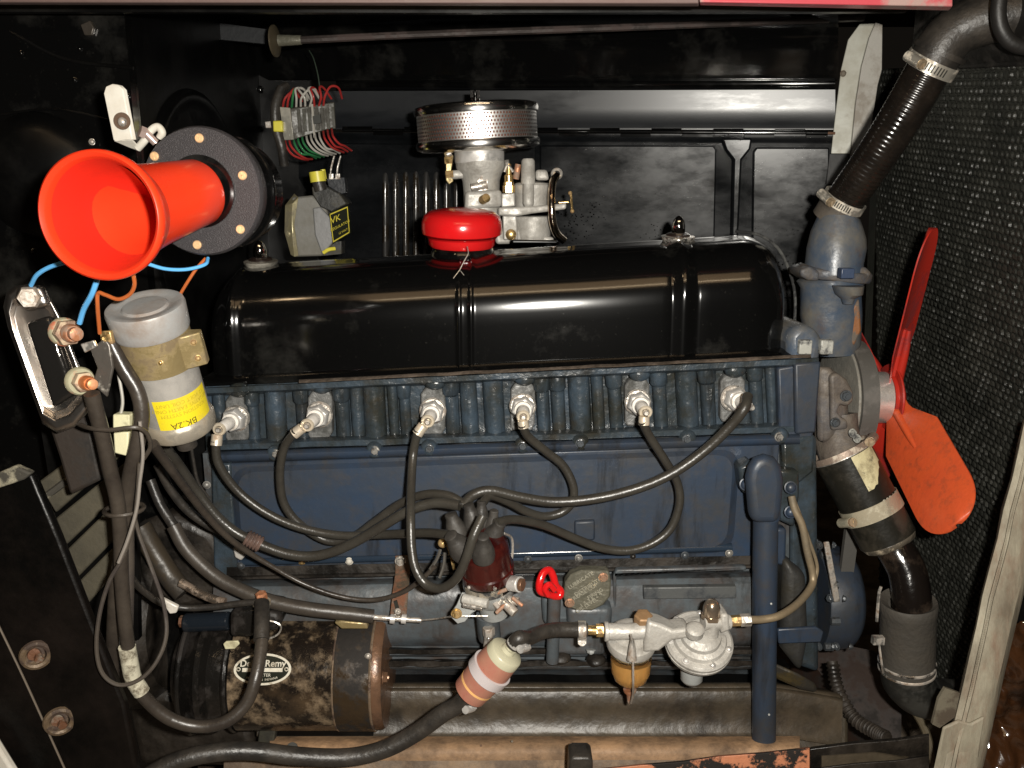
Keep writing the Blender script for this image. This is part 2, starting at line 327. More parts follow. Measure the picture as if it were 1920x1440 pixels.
# template fasteners (moved by their first user) -----------------------------------------
_proto = {}
def fastener(kind, mat, parent, px, py, y, rpx, ax=(0, -1, 0), name='bolt', where=None):
    """kind: hex, dome, screw. Unit-radius mesh data shared through scaling."""
    p = V(where) if where is not None else P(px, py, y)
    r = m(rpx, p.y) if rpx > 0.2 else rpx
    key = (kind, mat.name)
    if key not in _proto:
        mb = MB(); z = V((0, 0, 1))
        if kind == 'hex':
            mb.lathe([(1.25, 0), (1.25, 0.2)], (0, 0, 0), z, 16)
            mb.lathe([(1.0, 0.2), (1.0, 0.75), (0.86, 0.9)], (0, 0, 0), z, 6); mb.lathe([(0.5, 0.9), (0.45, 1.15)], (0, 0, 0), z, 10)
        elif kind == 'dome':
            mb.lathe([(1.15, 0), (1.15, 0.15), (0.95, 0.2), (0.85, 0.55), (0.5, 0.85), (0.15, 0.93)], (0, 0, 0), z, 14)
        else:
            mb.lathe([(1.0, 0), (1.0, 0.25), (0.8, 0.5)], (0, 0, 0), z, 14); mb.box((0, 0, 0.52), (1.3, 0.22, 0.08)); mb.box((0, 0, 0.52), (0.22, 1.3, 0.08))
        me = bpy.data.meshes.new(kind + '_head'); bm = bmesh.new(); vv = [bm.verts.new(v) for v in mb.v]
        for f in mb.f: bm.faces.new([vv[i] for i in f])
        bmesh.ops.recalc_face_normals(bm, faces=bm.faces); bm.to_mesh(me); bm.free(); me.shade_smooth(); me.set_sharp_from_angle(angle=R(35)); me.materials.append(mat)
        _proto[key] = me
    o = bpy.data.objects.new(name, _proto[key]); C.objects.link(o); o.parent = parent; o.location = p - ORG[parent.name]; ORG[o.name] = p
    q = V(ax).to_track_quat('Z', 'Y'); e = q.to_euler(); o.rotation_euler = e; o.rotation_euler.rotate_axis('Z', random.uniform(0, 3)); o.scale = (r, r, r)
    return o
def path(pts): return [P(*p) for p in pts]
# ================================================================== SETTING
g = MB(); g.box((0, 2, -0.66), (30, 30, 0.02)); tag(build('ground', g, groundm), kind='structure')
# ---- far hood side ------------------------------------------------
hood = thing('engine_hood', 'glossy black hood side panel with piano hinge behind the engine', 'hood panel', P(1100, 600, .46))
YH = .46
HS = .25
def PH(px, py, y):      # the hood side tapers towards the radiator and leans outwards at the bottom
    r_ = ray(px, py); u_ = r_.x / r_.y; w_ = r_.z / r_.y; LT = 0
    # plane: Y = y + HS*(.038 - X) + LT*(Z - .45) below the bead
    lt, za = (0, .5) if py <= 168 else (-.095, .50) if py < 244 else (-.14, .425)
    Y = (y + HS * .038 - HS * u_ * 1.05 + lt * (CAM.z + w_ * 1.05 - za) - (.007 if py >= 244 else 0) * 0) / (1 + HS * u_ - lt * w_)
    return P(px, py, Y)
def hslab(pts, y, d):
    return MB().prism([PH(a, b, y) for a, b in pts], (0, d, 0))
def strip(pxl, pxr, prof, back=.01, n=1):
    """closed x-extrusion: prof = [(pyL, pyR, y)...]"""
    def loop(t):
        px = pxl + (pxr - pxl) * t
        a = [PH(px, l + (r - l) * t, y) for l, r, y in prof]
        b = [p + V((0, back, 0)) for p in reversed(a)]
        return a + b
    return MB().loft([loop(i / n) for i in range(n + 1)])
build('upper_panel', strip(380, 1572, [(10, 0, .34), (30, 22, .38), (60, 55, .42), (100, 95, .445), (140, 138, .455), (151, 150, YH)], n=4), blackgloss, hood, sharp=60)
build('bead_moulding', strip(630, 1566, [(151, 149, YH), (154, 151, YH - .006), (160, 156, YH - .010), (166, 163, YH - .006), (170, 167, YH)]), blackgloss, hood, sharp=80)
build('middle_panel', strip(560, 1566, [(171, 168, YH), (200, 200, YH), (232, 232, YH), (238, 239, YH - .006), (242, 243, YH - .006)]), blackhoodmid, hood, sharp=50)
build('lower_panel', strip(560, 1562, [(248, 253, YH - .004), (256, 262, YH - .004), (260, 266, YH - .001), (264, 270, YH), (560, 570, YH), (700, 700, YH)]), blackhood, hood, sharp=50)
pl = MB(); pl = hslab([(1012, 272), (1338, 272), (1344, 280), (1338, 560), (1012, 560)], YH - .005, .006); build('pressed_panel', pl, blackhood, hood, bevel=.003)
pl = MB(); pl = hslab([(1418, 276), (1556, 276), (1554, 560), (1408, 560), (1412, 285)], YH - .005, .006); build('pressed_panel', pl, blackhood, hood, bevel=.003)
pl = MB(); pl = hslab([(640, 268), (1004, 271), (1004, 560), (640, 560)], YH - .004, .005); build('pressed_panel', pl, blackhood, hood, bevel=.003)
rb = MB(); rb = hslab([(1352, 258), (1412, 258), (1408, 280), (1392, 300), (1384, 470), (1370, 470), (1374, 300), (1360, 282)], YH - .012, .012); build('rib', rb, blackhood, hood, bevel=.004)
for i, x in enumerate(range(642, 1552, 58)):
    a = 244 + (x - 640) * .006; k = MB()
    x2 = min(x + 56, 1552)
    k.cyl(PH(x, a, YH - .012), PH(x2, a + .3, YH - .012), m(3.6 if i % 2 else 2.9, YH), n=10)
    k.prism([PH(q_, r_, YH - .012) for q_, r_ in [(x, a), (x2, a), (x2, a + (9 if i % 2 else -7)), (x, a + (9 if i % 2 else -7))]], (0, .003, 0))
    build('hinge_knuckle', k, blackgloss, hood)
hp = MB(); hp.cyl(PH(1552, 249.5, YH - .012), PH(1566, 250, YH - .012), m(2.2, YH), n=8); build('hinge_pin', hp, rusty, hood)
# louvres: tall pressed ribs with tapered tops
louvm = M('louvre_warm_tint', (.030, .022, .014), .16, coat=.5, spec=.8, dirt=(.010, .008, .006), damt=.5, dsc=30, bump=.03)  # brownish base puts warm reflections into the colour of the louvres
for i in range(9):
    x = 724 + i * 19.0; h0 = 302 + abs(i - 3) * 1.0; k = MB(); yy = PH(x, 400, YH).y - .004; loops = []
    for t in range(12):
        f = (t / 11) ** 1.6; py = h0 + (500 - h0) * f; w_ = .0056 * min(1, .12 + f * 9) ; d = .016 * min(1, .1 + f * 6)
        c = P(x + 5 * (1 - min(1, f * 8)), py, yy)
        loops.append([c + V((w_ * 1.15 * math.cos(a) , -d * max(0, math.sin(a)) ** .8 , 0)) for a in [PI * q / 8 for q in range(9)]] + [c + V((-w_, .004, 0)), c + V((w_, .004, 0))])
    k.loft(loops); build('louvre', k, louvm, hood, sharp=50)
# ---- firewall -----------------------------------------------------
fw = thing('firewall', 'black painted firewall with shallow round pressing at the left', 'firewall', (-.46, .1, -.2))
XW = -.46
k = MB(); k.box((XW - .01, .33, .12), (.02, .62, 1.25)); build('panel', k, blackwall, fw)
k = MB(); k.box((XW - .42, .02, .12), (.86, .02, 1.25)); build('cowl_panel', k, blackgloss, fw, disp=.004, dsc=5)
k = MB(); k.lathe([(.20, 0), (.198, .006), (.190, .009), (.182, .006), (.17, .004)], (XW, .24, .26), (1, 0, 0), 48); build('round_pressing', k, blackwall, fw, sharp=60)
k = MB(); k.box((XW + .03, .60, .10), (.14, .04, 1.1)); build('corner_flange', k, blackwall, fw, bevel=.008)
k = MB(); k.slab([(372, 38), (500, 55), (497, 82), (372, 70)], .38, .01); build('tape_strip', k, M('matt_dark_tape', (.009, .010, .012), .6), fw)
k = MB(); k.lathe([(.075, 0), (.07, .012), (.05, .022), (.02, .026)], P(80, 330, .01), (.1, -1, 0), 28); build('plug_blank', k, blackwall, fw, sharp=60)
fastener('dome', blackgloss, fw, 85, 232, .01, 13, (.3, -1, .2)); fastener('dome', steel, fw, 173, 266, .01, 5, (.3, -1, 0)); fastener('dome', blackgloss, fw, 488, 168, .3, 6, (1, -1, 0))
k = MB(); k.tube([P(160, 50, .1), P(175, 40, .1), P(190, 70, .1), P(235, 30, .1)], m(4, .1)); build('wiring_stub', k, rubber, fw)
k = MB(); k.tube([P(20, 60, .01), P(120, 110, .01), P(250, 128, .01)], .0022, 8); k.tube([P(0, 215, .01), P(110, 205, .01), P(250, 236, .01)], .0016, 8); build('seam', k, blackwall, fw)
for x, y in ((40, 100), (140, 150), (150, 92), (240, 180), (60, 470), (120, 250)): fastener('dome', blackgloss, fw, x, y, .008, 4, (.2, -1, .1), 'rivet')
k = MB(); k.slab([(150, 46), (168, 38), (176, 52), (172, 66), (158, 66)], .004, .006); build('clip', k, M('dim_clip', (.06, .05, .04), .4, .4), fw, bevel=.001)
# ---- hood edge and stay rod ----------------------------------------
he = thing('hood_edge', 'folded brown and red edge of the open hood along the top', 'hood edge', P(900, 5, -.16))
k = MB(); k.loft([[P(-40, -60, -.16), P(-40, 4, -.16), P(-40, 9, -.15), P(-40, 9, -.13), P(-40, -60, -.13)], [P(1310, -60, -.16), P(1310, 6, -.16), P(1310, 12, -.15), P(1310, 12, -.13), P(1310, -60, -.13)]]); build('lip', k, brownedge, he, bevel=.001)
k = MB(); k.loft([[P(1312, -60, -.17), P(1312, 4, -.17), P(1312, 10, -.15), P(1312, -60, -.13)], [P(1786, -60, -.17), P(1786, 12, -.17), P(1780, 20, -.15), P(1786, -60, -.13)]]); build('painted_lip', k, pinkedge, he, bevel=.001, label='red painted end of the lip')
k = MB(); k.slab([(-40, -30), (1800, -30), (1700, 22), (900, 24), (-40, 22)], -.05, .01); build('underside', k, blackwall, he)
k = MB(); k.box(P(960, -40, .2) , (1.5, .6, .01)); build('top_sheet', k, blackwall, he)
sr = thing('stay_rod', 'long thin tie rod running under the hood from a flanged fitting', 'rod', P(520, 75, .25))
k = MB(); k.tube([P(560, 75, .25), P(800, 64, .26), P(1200, 50, .28), P(1620, 33, .30)], m(6.5, .25)); build('rod', k, M('dull_brown_rod', (.05, .04, .036), .35, .3, dirt=(.06, .04, .035), damt=.4, dsc=20, bump=.1), sr)
k = MB(); k.cyl(P(522, 76, .25), P(565, 75, .25), m(10, .25), m(8, .25), 12); build('ferrule', k, platem, sr)
k = MB(); k.lathe([(m(27, .25), 0), (m(27, .25), .002), (m(12, .25), .006)], P(514, 77, .25), (1, -.12, 0), 24); build('flange', k, M('dim_brass', (.10, .08, .05), .4, .4), sr)
# ---- radiator shell flange (cream) ---------------------------------
sf = thing('shell_flange', 'cream painted radiator shell flange at the right end of the hood', 'body flange', P(1600, 300, .40))
k = MB(); k.loft([[P(1612, 45, .345), P(1640, 44, .335), P(1640, 44, .355), P(1612, 45, .365)], [P(1590, 75, .345), P(1628, 72, .335), P(1628, 72, .355), P(1590, 75, .365)],
                   [P(1577, 130, .345), P(1614, 125, .335), P(1614, 125, .355), P(1577, 130, .365)], [P(1568, 200, .34), P(1603, 195, .33), P(1603, 195, .355), P(1568, 200, .36)], [P(1558, 288, .335), P(1594, 288, .328), P(1594, 288, .355), P(1558, 288, .355)]])
build('inner_face', k, offwhite, sf, bevel=.001)
k = MB(); k.slab([(1642, 42), (1655, 46), (1654, 130), (1646, 160), (1640, 200), (1634, 230), (1634, 330), (1594, 330), (1596, 288), (1605, 195), (1616, 125), (1630, 72)], .336, .006); build('outer_face', k, M('worn_cream_flange_light', (.44, .42, .38), .42, dirt=(.30, .27, .23), damt=.4, dsc=18, bump=.1), sf, bevel=.001)
k = MB(); k.slab([(1556, 289), (1600, 289), (1600, 340), (1550, 345)], .345, .01); build('lower_bracket', k, M('grey_bracket_paint', (.07, .07, .07), .5), sf)
fastener('dome', rusty, sf, 1581, 138, .342, 5)
# ---- radiator -------------------------------------------------------
rad = thing('radiator', 'black honeycomb radiator core at the right of the engine bay', 'radiator', P(1800, 1200, .1))
RA, RB = P(1640, 130, .42), P(1640, 1330, .42); 
RC, RD = P(1990, 112, -.09), P(1990, 1600, -.09)
def RQ(s_, t_):   # s_ along depth, t_ downwards
    top = RA.lerp(RC, s_); bot = V((RB.x, RB.y, RD.z)).lerp(RD, s_)
    return top.lerp(bot, t_)
nrm = (RC - RA).cross(RD - RC).normalized()
if nrm.x > 0: nrm = -nrm
k = MB(); k.loft([[RQ(0, 0), RQ(0, 1), RQ(0, 1) + V((.05, 0, 0)), RQ(0, 0) + V((.05, 0, 0))], [RQ(1, 0), RQ(1, 1), RQ(1, 1) + V((.05, 0, 0)), RQ(1, 0) + V((.05, 0, 0))]]); build('core_back', k, radiator_m, rad)
hgt = (RQ(0, 0) - RQ(0, 1)).length; wid = (RA - RC).length
ps = .0118; cells = []
ny, nx = int(hgt / (ps * .82)), int(wid / ps)
for i in range(nx):
    for j in range(ny):
        s_ = (i + .5 * (j % 2) + .25) / nx; t_ = (j + .5) / ny
        p = RQ(s_, t_); q = p - CAM; 
        dv = q.y * cp - q.z * sp; sx_ = 960 + F * q.x / dv; sy_ = 720 - F * (q.y * sp + q.z * cp) / dv
        if sx_ > 1990 or sy_ > 1400 or sy_ < 90: continue
        cells.append((sx_, sy_, p, i, j))
ud = (RC - RA).normalized(); zd = (RQ(0, 0) - RQ(0, 1)).normalized()
def cellgeo(mb, p, rnd):
    a = ps * (.45 + rnd.uniform(-.06, .05)); h = ps * .82 * (.42 + rnd.uniform(-.05, .06)); e = .0016 + rnd.uniform(-.0006, .0012)
    jx = rnd.uniform(-.0007, .0007)
    tl_, tz_ = rnd.uniform(-.07, .07), rnd.uniform(-.08, .08)
    base = [p + ud * (a * c_ + jx) + zd * (h * s_) for c_, s_ in ((-1, -.45), (-.5, -1), (.5, -1), (1, -.45), (1, .45), (.5, 1), (-.5, 1), (-1, .45))]
    top = [p + ud * (a * .62 * c_ + jx) + zd * (h * .6 * s_) + nrm * (e + a * c_ * tl_ + h * s_ * tz_) for c_, s_ in ((-1, -.45), (-.5, -1), (.5, -1), (1, -.45), (1, .45), (.5, 1), (-.5, 1), (-1, .45))]
    mb.add([b_ + nrm * .0002 for b_ in base] + top, [tuple(range(8, 16))] + [(q_, (q_ + 1) % 8, 8 + (q_ + 1) % 8, 8 + q_) for q_ in range(8)])
rn = random.Random(3)
order = sorted(cells, key=lambda c: (-(c[0] < 1850 and 110 < c[1] < 1240 and c[0] > 1700), -c[0]))
single, rest = order[:290], order[290:]
mb = MB()
for c in rest: cellgeo(mb, c[2], rn)
tag(build('core_cells', mb, radiator_m, rad, sharp=20), kind='stuff')
variants = []
for q in range(4):
    c = single[q]; kk = MB(); cellgeo(kk, c[2], rn); o = build('core_cell', kk, radiator_m, rad, sharp=20); variants.append((o, ORG[o.name] - c[2]))
for q, c in enumerate(single[4:]):
    o, off = variants[q % 4]; copy_at(o, c[2] + off, rad)
k = MB(); k.loft([[RQ(s_, 0) + V((-.004, 0, 0)), RQ(s_, 0) + V((-.004, 0, -.006)), RQ(s_, 0) + V((.05, 0, -.006)), RQ(s_, 0) + V((.05, 0, .10)), RQ(s_, 0) + V((-.02, 0, .09)), RQ(s_, 0) + V((-.02, 0, .02))] for s_ in (.35, 1)]); build('top_tank', k, M('black_tank_paint', (.012, .011, .010), .45, dirt=(.03, .025, .02), damt=.3, dsc=20, bump=.2), rad, bevel=.006)
k = MB(); k.loft([[P(1640, 115, .39), P(1652, 120, .37), P(1652, 120, .40)], [P(1636, 240, .39), P(1648, 240, .37), P(1648, 240, .40)], [P(1618, 700, .39), P(1632, 700, .37), P(1632, 700, .40)]]); build('side_channel', k, radiator_m, rad)
# ---- white radiator support strut -----------------------------------
st = thing('support_strut', 'weathered white metal strut slanting down beside the radiator', 'strut', P(1800, 1430, -.14))
def strutsec(t):
    cx_ = 1955 + (1800 - 1955) * t; cy = 800 + (1460 - 800) * t; y = -.10 + -.08 * t
    w_ = 36 - 2 * t
    def q(u, d): return P(cx_ + u * w_, cy + u * 12, y + d)
    return [q(-1.05, .012), q(-.95, 0), q(-.62, -.002), q(-.58, -.006), q(-.40, -.007), q(-.36, -.002), q(.2, -.004), q(.75, -.002), q(1.0, .010), q(1.0, .03), q(-1.05, .03)]
k = MB(); k.loft([strutsec(t / 12) for t in range(13)]); build('channel', k, sealwhite, st, sharp=30, disp=.002, dsc=22)
k = MB()
for i in range(120):
    t = i / 120 * .78; cx_ = 1955 - 155 * t; cy = 800 + 660 * t
    k.ball(P(cx_ - 17.5 + .0, cy - 6, -.10 - .08 * t - .0072), m(2.4, -.14), n=6, sx=1, sy=.6)
tag(build('stitching', k, sealwhite, st), kind='stuff')
k = MB(); k.slab([(1760, 1310), (1772, 1290), (1800, 1300), (1790, 1345), (1762, 1365), (1748, 1358)], -.16, .004); build('torn_tab', k, M('dull_grey_tab', (.17, .15, .11), .5, dirt=(.08, .06, .04), damt=.4, dsc=30), st)
k = MB(); k.slab([(1770, 1368), (1800, 1352), (1822, 1358), (1846, 1345), (1838, 1400), (1832, 1450), (1752, 1450)], -.176, .004); build('foot_plate', k, sealwhite, st, bevel=.002, disp=.003, dsc=25)
# ---- amber film, right corner ----------------------------------------
k = MB(); N_ = 60; rr_ = random.Random(5); loops = []
for i in range(N_ + 1):
    row = []
    for j in range(N_ + 1):
        px = 1836 + (1990 - 1836) * i / N_; py = 1160 + (1450 - 1160) * j / N_
        px += (1 - i / N_) * (1450 - py) * -.0 + (1450 - py) * .17 * (1 - i / N_)
        p = P(px, py, -.115); n_ = mnoise.noise(V((px * .016, py * .012, 1))) + .45 * mnoise.noise(V((px * .05, py * .04, 5)))
        row.append(p + V((0, -.022 * n_ , 0)))
    loops.append(row)
k.loft(loops, closed=False); 
fo = thing('plastic_film', 'crumpled shiny amber plastic film behind the white strut at lower right', 'plastic film', P(1880, 1440, -.115))
b_ = build('film', k, amberfoil, fo, sharp=180); so = b_.modifiers.new('t', 'SOLIDIFY'); so.thickness = .001
k = MB(); k.slab([(1870, 880), (2000, 700), (2000, 1470), (1700, 1470), (1740, 1330)], -.02, .02); build('dark_panel', k, blackwall, fo) if False else None
dk = thing('shell_side_panel', 'dark panel of the radiator shell right of the white strut', 'body panel', P(1900, 1300, -.05))
k = MB(); k.slab([(1925, 960), (2040, 800), (2040, 1500), (1830, 1500), (1850, 1330)], -.085, .01); build('panel', k, blackwall, dk)
# ---- lower front rail --------------------------------------------------
lr = thing('front_rail', 'black front rail with flaking orange primer at the bottom', 'rail', P(1500, 1435, -.15))
def edge(px): return 1441 + (px - 1130) * (1377 - 1441) / (1742 - 1130) + (1.5 * math.sin(px * .05))
k = MB(); k.loft([[P(x, edge(x), -.15), P(x, edge(x) + 2, -.155), P(x, edge(x) + 90, -.155), P(x, edge(x) + 90, -.14), P(x, edge(x) - 1, -.14)] for x in (1125, 1200, 1280, 1350, 1430, 1518)]); build('primed_section', k, primerflake, lr, bevel=.0008)
k = MB(); k.loft([[P(x, edge(x), -.15), P(x, edge(x) + 4, -.156), P(x, edge(x) + 34, -.156), P(x, edge(x) + 38, -.152), P(x, edge(x) + 42, -.165), P(x, edge(x) + 90, -.165), P(x, edge(x) + 90, -.14), P(x, edge(x) - 1, -.14)] for x in (1519, 1600, 1680, 1742)]); build('black_section', k, grime, lr, bevel=.0008)
k = MB(); k.slab([(1068, 1424), (1076, 1420), (1106, 1420), (1112, 1426), (1112, 1470), (1066, 1470)], -.165, .03); build('rubber_block', k, rubber, lr, bevel=.003)
k = MB(); k.slab([(1540, 1420), (1640, 1412), (1700, 1420), (1740, 1440), (1740, 1500), (1540, 1500)], -.158, .01); build('under_lip', k, pangrime, lr, disp=.002)
# ---- splash pan / frame rail ----------------------------------------------
pan = thing('frame_rail', 'grimy brown frame rail with bare orange primer ledge under the engine', 'frame rail', P(1000, 1400, -.05))
def pan_loop(px, off=0):
    L_ = []
    for py, y in ((1284, .10), (1288, -.02), (1292, -.032), (1299, -.036), (1330, -.036), (1372, -.04), (1381, -.046)):
        L_.append(P(px, py + off, y))
    return L_ + [p + V((0, .01, 0)) for p in reversed(L_)]
def poff(px): return 0 if px < 1460 else (px - 1460) * .16
k = MB(); k.loft([pan_loop(px, poff(px)) for px in (480, 600, 800, 1000, 1200, 1350, 1450, 1500, 1540, 1580)]); build('rail_side', k, pangrime, pan, sharp=60, disp=.002, dsc=10)
def ledge(px):
    L_ = [P(px, 1381, -.046), P(px, 1386, -.055), P(px, 1398, -.075), P(px, 1409, -.080), P(px, 1414, -.082)]
    return L_ + [p + V((0, .0, -.012)) for p in reversed(L_)]
k = MB(); k.loft([ledge(px) for px in (505, 600, 800, 1000, 1200, 1330, 1500)]); build('primer_ledge', k, primer, pan, sharp=60, disp=.0015, dsc=12)
k = MB(); k.loft([[P(px, 1413, -.078), P(px, 1440, -.086), P(px, 1475, -.09), P(px, 1475, -.07)] for px in (420, 700, 1000, 1300, 1520)]); build('lower_web', k, M('mottled_lower_web', (.22, .16, .11), .5, dirt=(.09, .06, .04), damt=.5, dsc=11, bump=.3, edge=.12, d2=(.30, .20, .12), d2amt=.2, d2sc=20), pan, disp=.0015, dsc=12)
k = MB(); k.lathe([(m(12, -.08), 0), (m(12, -.08), .002)], P(548, 1403, -.0775), (0, -.8, .6), 16); build('drain_hole', k, ink, pan)
for a_, b2 in ((780, 1395), (902, 1398), (960, 1390)): fastener('dome', rusty, pan, a_, b2, -.076, 2.2, (0, -.6, .8), 'rust_pit')
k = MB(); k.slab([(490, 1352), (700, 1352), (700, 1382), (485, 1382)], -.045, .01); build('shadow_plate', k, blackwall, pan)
k = MB(); k.slab([(488, 1345), (520, 1348), (506, 1440), (478, 1440)], -.06, .02); build('gusset', k, M('dull_olive_metal', (.05, .047, .035), .5, dirt=(.02, .018, .014), damt=.4, dsc=20), pan, bevel=.002)
# cross member behind timing cover
cm = thing('crossmember', 'dark brown front crossmember behind the lower radiator hose', 'crossmember', P(1650, 1380, .0))
k = MB(); k.loft([[P(1480, 1190, .2), P(1480, 1420, .2), P(1480, 1420, .3)], [P(1690, 1230, .14), P(1690, 1450, .02), P(1690, 1450, .3)]]); build('web', k, M('dark_brown_oily_steel', (.030, .017, .012), .4, dirt=(.012, .008, .006), damt=.5, dsc=14, bump=.04), cm)
k = MB(); k.loft([[P(1480, 1320, .0), P(1480, 1445, -.05), P(1480, 1445, 0)], [P(1590, 1330, .0), P(1590, 1445, -.05), P(1590, 1445, .0)]]); build('lower_plate', k, pangrime, cm, bevel=.004)
k = MB(); k.tube([P(1700, 1310, -.03), P(1735, 1370, -.06), P(1752, 1440, -.09)], .005); build('flange_lip', k, M('olive_lip', (.10, .08, .05), .4), cm)
sp_ = thing('coil_spring_hose', 'black ribbed flexible conduit below the timing cover', 'conduit', P(1600, 1300, .0))
k = MB(); pts_ = cr(path([(1560, 1240, .02), (1570, 1290, .0), (1600, 1345, -.03), (1640, 1372, -.06), (1665, 1385, -.08)]), 6)
k.tube(pts_, .0075, 10, 1); build('conduit', k, grime, sp_)
for i in range(1, len(pts_) - 1): 
    q = MB(); q.torus(pts_[i], pts_[i + 1] - pts_[i], .0078, .0018, 14, 6); build('rib', q, grime, sp_)
# ================================================================== ENGINE
eng = thing('engine_block', 'blue six cylinder engine block and head with row of cast columns', 'engine', P(950, 1200, .1))
def q2(pts, y, d): return MB().slab(pts, y, d)
# head: back wall, top rail
build('cylinder_head', q2([(385, 722), (1535, 664), (1520, 826), (395, 862)], .024, .22), bluedirty, eng, sharp=40)
k = MB(); k.loft([[P(x, 727 + (x - 385) * -.0497, .22), P(x, 727 + (x - 385) * -.0497, -.004), P(x, 728.5 + (x - 385) * -.0497, -.007), P(x, 738 + (x - 385) * -.0497, -.007), P(x, 742 + (x - 385) * -.0497, .0), P(x, 744 + (x - 385) * -.0497, .03)] for x in [385 + i * 50 for i in range(24)]])
build('top_rail', k, bluedirty, eng, sharp=50, disp=.0008, dsc=40)
k = MB(); k.loft([[P(x, 724 + (x - 385) * -.0497, .21), P(x, 720.5 + (x - 385) * -.0497, -.001), P(x, 726.5 + (x - 385) * -.0497, -.0075)] for x in [560 + i * 40 for i in range(25)]])
build('gasket', k, gasket, eng, disp=.0012, dsc=60)
def ytop(x): return 740 - (x - 385) * .0497
def ybot(x): return 846 - (x - 395) * .031
cols = [(412, 24, 0), (475, 24, 1), (518, 40, 0), (567, 24, 1), (643, 28, 1), (671, 26, 0), (703, 44, 0), (738, 20, 0), (760, 22, 1), (848, 28, 1), (880, 34, 0), (926, 40, 0),
        (1018, 27, 1), (1047, 27, 1), (1087, 42, 0), (1121, 24, 0), (1154, 27, 1), (1237, 28, 1), (1288, 42, 0), (1327, 28, 1), (1417, 26, 1), (1446, 20, 0)]
for x, wd, cap in cols:
    k = MB(); r = m(wd / 2, 0)
    top, bot = P(x - 3, ytop(x) - 6, .016), P(x + 3, ybot(x) - 14, .016)
    k.lathe([(r, 0), (r, (top - bot).length * .92), (r * 1.02, (top - bot).length)], bot, top - bot, 18)
    if cap: k.lathe([(r * .9, 0), (r * 1.25, .004), (r * 1.3, .016), (r * 1.25, .024)], P(x - 2, ytop(x) + 26, .014), top - bot, 16)
    build('casting_column', k, bluedirty, eng, sharp=50, disp=.0008, dsc=45)
plugs = [(445, 783), (600, 776), (812, 769), (980, 761), (1195, 753), (1374, 746)]
for x, y in plugs:
    k = MB(); w_ = 23; k.slab([(x - w_, y - 30), (x - w_ + 8, y - 42), (x + w_ - 8, y - 44), (x + w_, y - 32), (x + w_, y + 34), (x + w_ - 6, y + 46), (x - w_ + 4, y + 46), (x - w_, y + 38)], .010, .02)
    build('plug_seat', k, plugseat, eng, bevel=.002, disp=.0006, dsc=60)
    k = MB(); k.ball(P(x + 4, y - 52, .004), m(21, 0), sz=.7, sy=.7); build('rocker_boss', k, bluedirty, eng)
# oily lip along the bottom of the head + end pillar
k = MB(); k.loft([[P(x, ybot(x) - 22, .03), P(x, ybot(x) - 20, .008), P(x, ybot(x) - 12, -.003), P(x, ybot(x) - 2, -.003), P(x, ybot(x) + 4, .03)] for x in [395 + i * 45 for i in range(26)]])
build('head_lip', k, bluedirty, eng, sharp=50, disp=.0014, dsc=40)
k = MB(); k.slab([(1458, 690), (1534, 678), (1526, 812), (1512, 880), (1462, 830)], -.002, .20); build('end_pillar', k, blue, eng, bevel=.003)
k = MB(); k.slab([(1490, 682), (1540, 678), (1530, 812), (1492, 815)], -.010, .06); build('end_rib', k, blue, eng, bevel=.003)
k = MB(); k.slab([(1478, 628), (1500, 606), (1530, 616), (1545, 640), (1535, 688), (1480, 684)], .002, .12); build('water_neck_boss', k, bluethermo, eng, bevel=.010, seg=3, disp=.003, dsc=40)
k = MB(); k.slab([(380, 740), (440, 735), (440, 860), (385, 862)], .03, .1); build('rear_pillar', k, bluedirty, eng, bevel=.004)
# block face
build('block_face', q2([(380, 850), (1520, 808), (1500, 1070), (400, 1090)], .012, .25), blueblock, eng)
build('block_corner', q2([(1466, 820), (1530, 816), (1526, 885), (1470, 930)], -.004, .12), bluedirty, eng, bevel=.004, disp=.001)
# side cover flange + raised panel
def sc_top(x): return 868 - (x - 410) * .034
k = MB(); k.loft([[P(x, ybot(x) + 1, .01), P(x, ybot(x) + 2, -.008), P(x, ybot(x) + 9, -.013), P(x, ybot(x) + 15, -.013), P(x, ybot(x) + 21, -.008), P(x, ybot(x) + 22, .01)] for x in [400 + i * 50 for i in range(23)]])
build('cover_rail', k, blue, eng, sharp=50, disp=.0006, dsc=40)
cov = q2([(404, 870), (1462, 832), (1448, 1050), (425, 1078)], -.001, .010); build('side_cover', cov, blue, eng, bevel=.002)
k = MB()
def rrect(x0, y0, x1, y1, x2, y2, x3, y3, r, n=6):
    c = [V((x0, y0)), V((x1, y1)), V((x2, y2)), V((x3, y3))]; out = []
    for i in range(4):
        a, b, d = c[i - 1], c[i], c[(i + 1) % 4]
        p = b + (a - b).normalized() * r; q = b + (d - b).normalized() * r
        for t in range(n + 1):
            t /= n; out.append(p * (1 - t) ** 2 + b * 2 * t * (1 - t) + q * t * t)
    return out
o1 = rrect(432, 876, 1388, 842, 1374, 1036, 446, 1058, 40); o2 = rrect(444, 886, 1376, 852, 1362, 1026, 456, 1047, 36)
k.loft([[P(a.x, a.y, .002) for a in o1], [P(a.x, a.y, -.0035) for a in o1], [P(a.x, a.y, -.010) for a in o2]]); build('side_cover_pressing', k, blue, eng, sharp=25)
k = MB(); k.tube([P(452, 1054, -.006), P(900, 1040, -.006), P(1372, 1026, -.006)], .0052, 18); build('pressing_edge', k, M('glossy_blue_edge', (.022, .035, .055), .15, bump=.02), eng, sharp=70)
k = MB(); k.slab([(1077, 978), (1116, 976), (1116, 1014), (1077, 1016)], -.016, .01); build('raised_pad', k, blue, eng, bevel=.003)
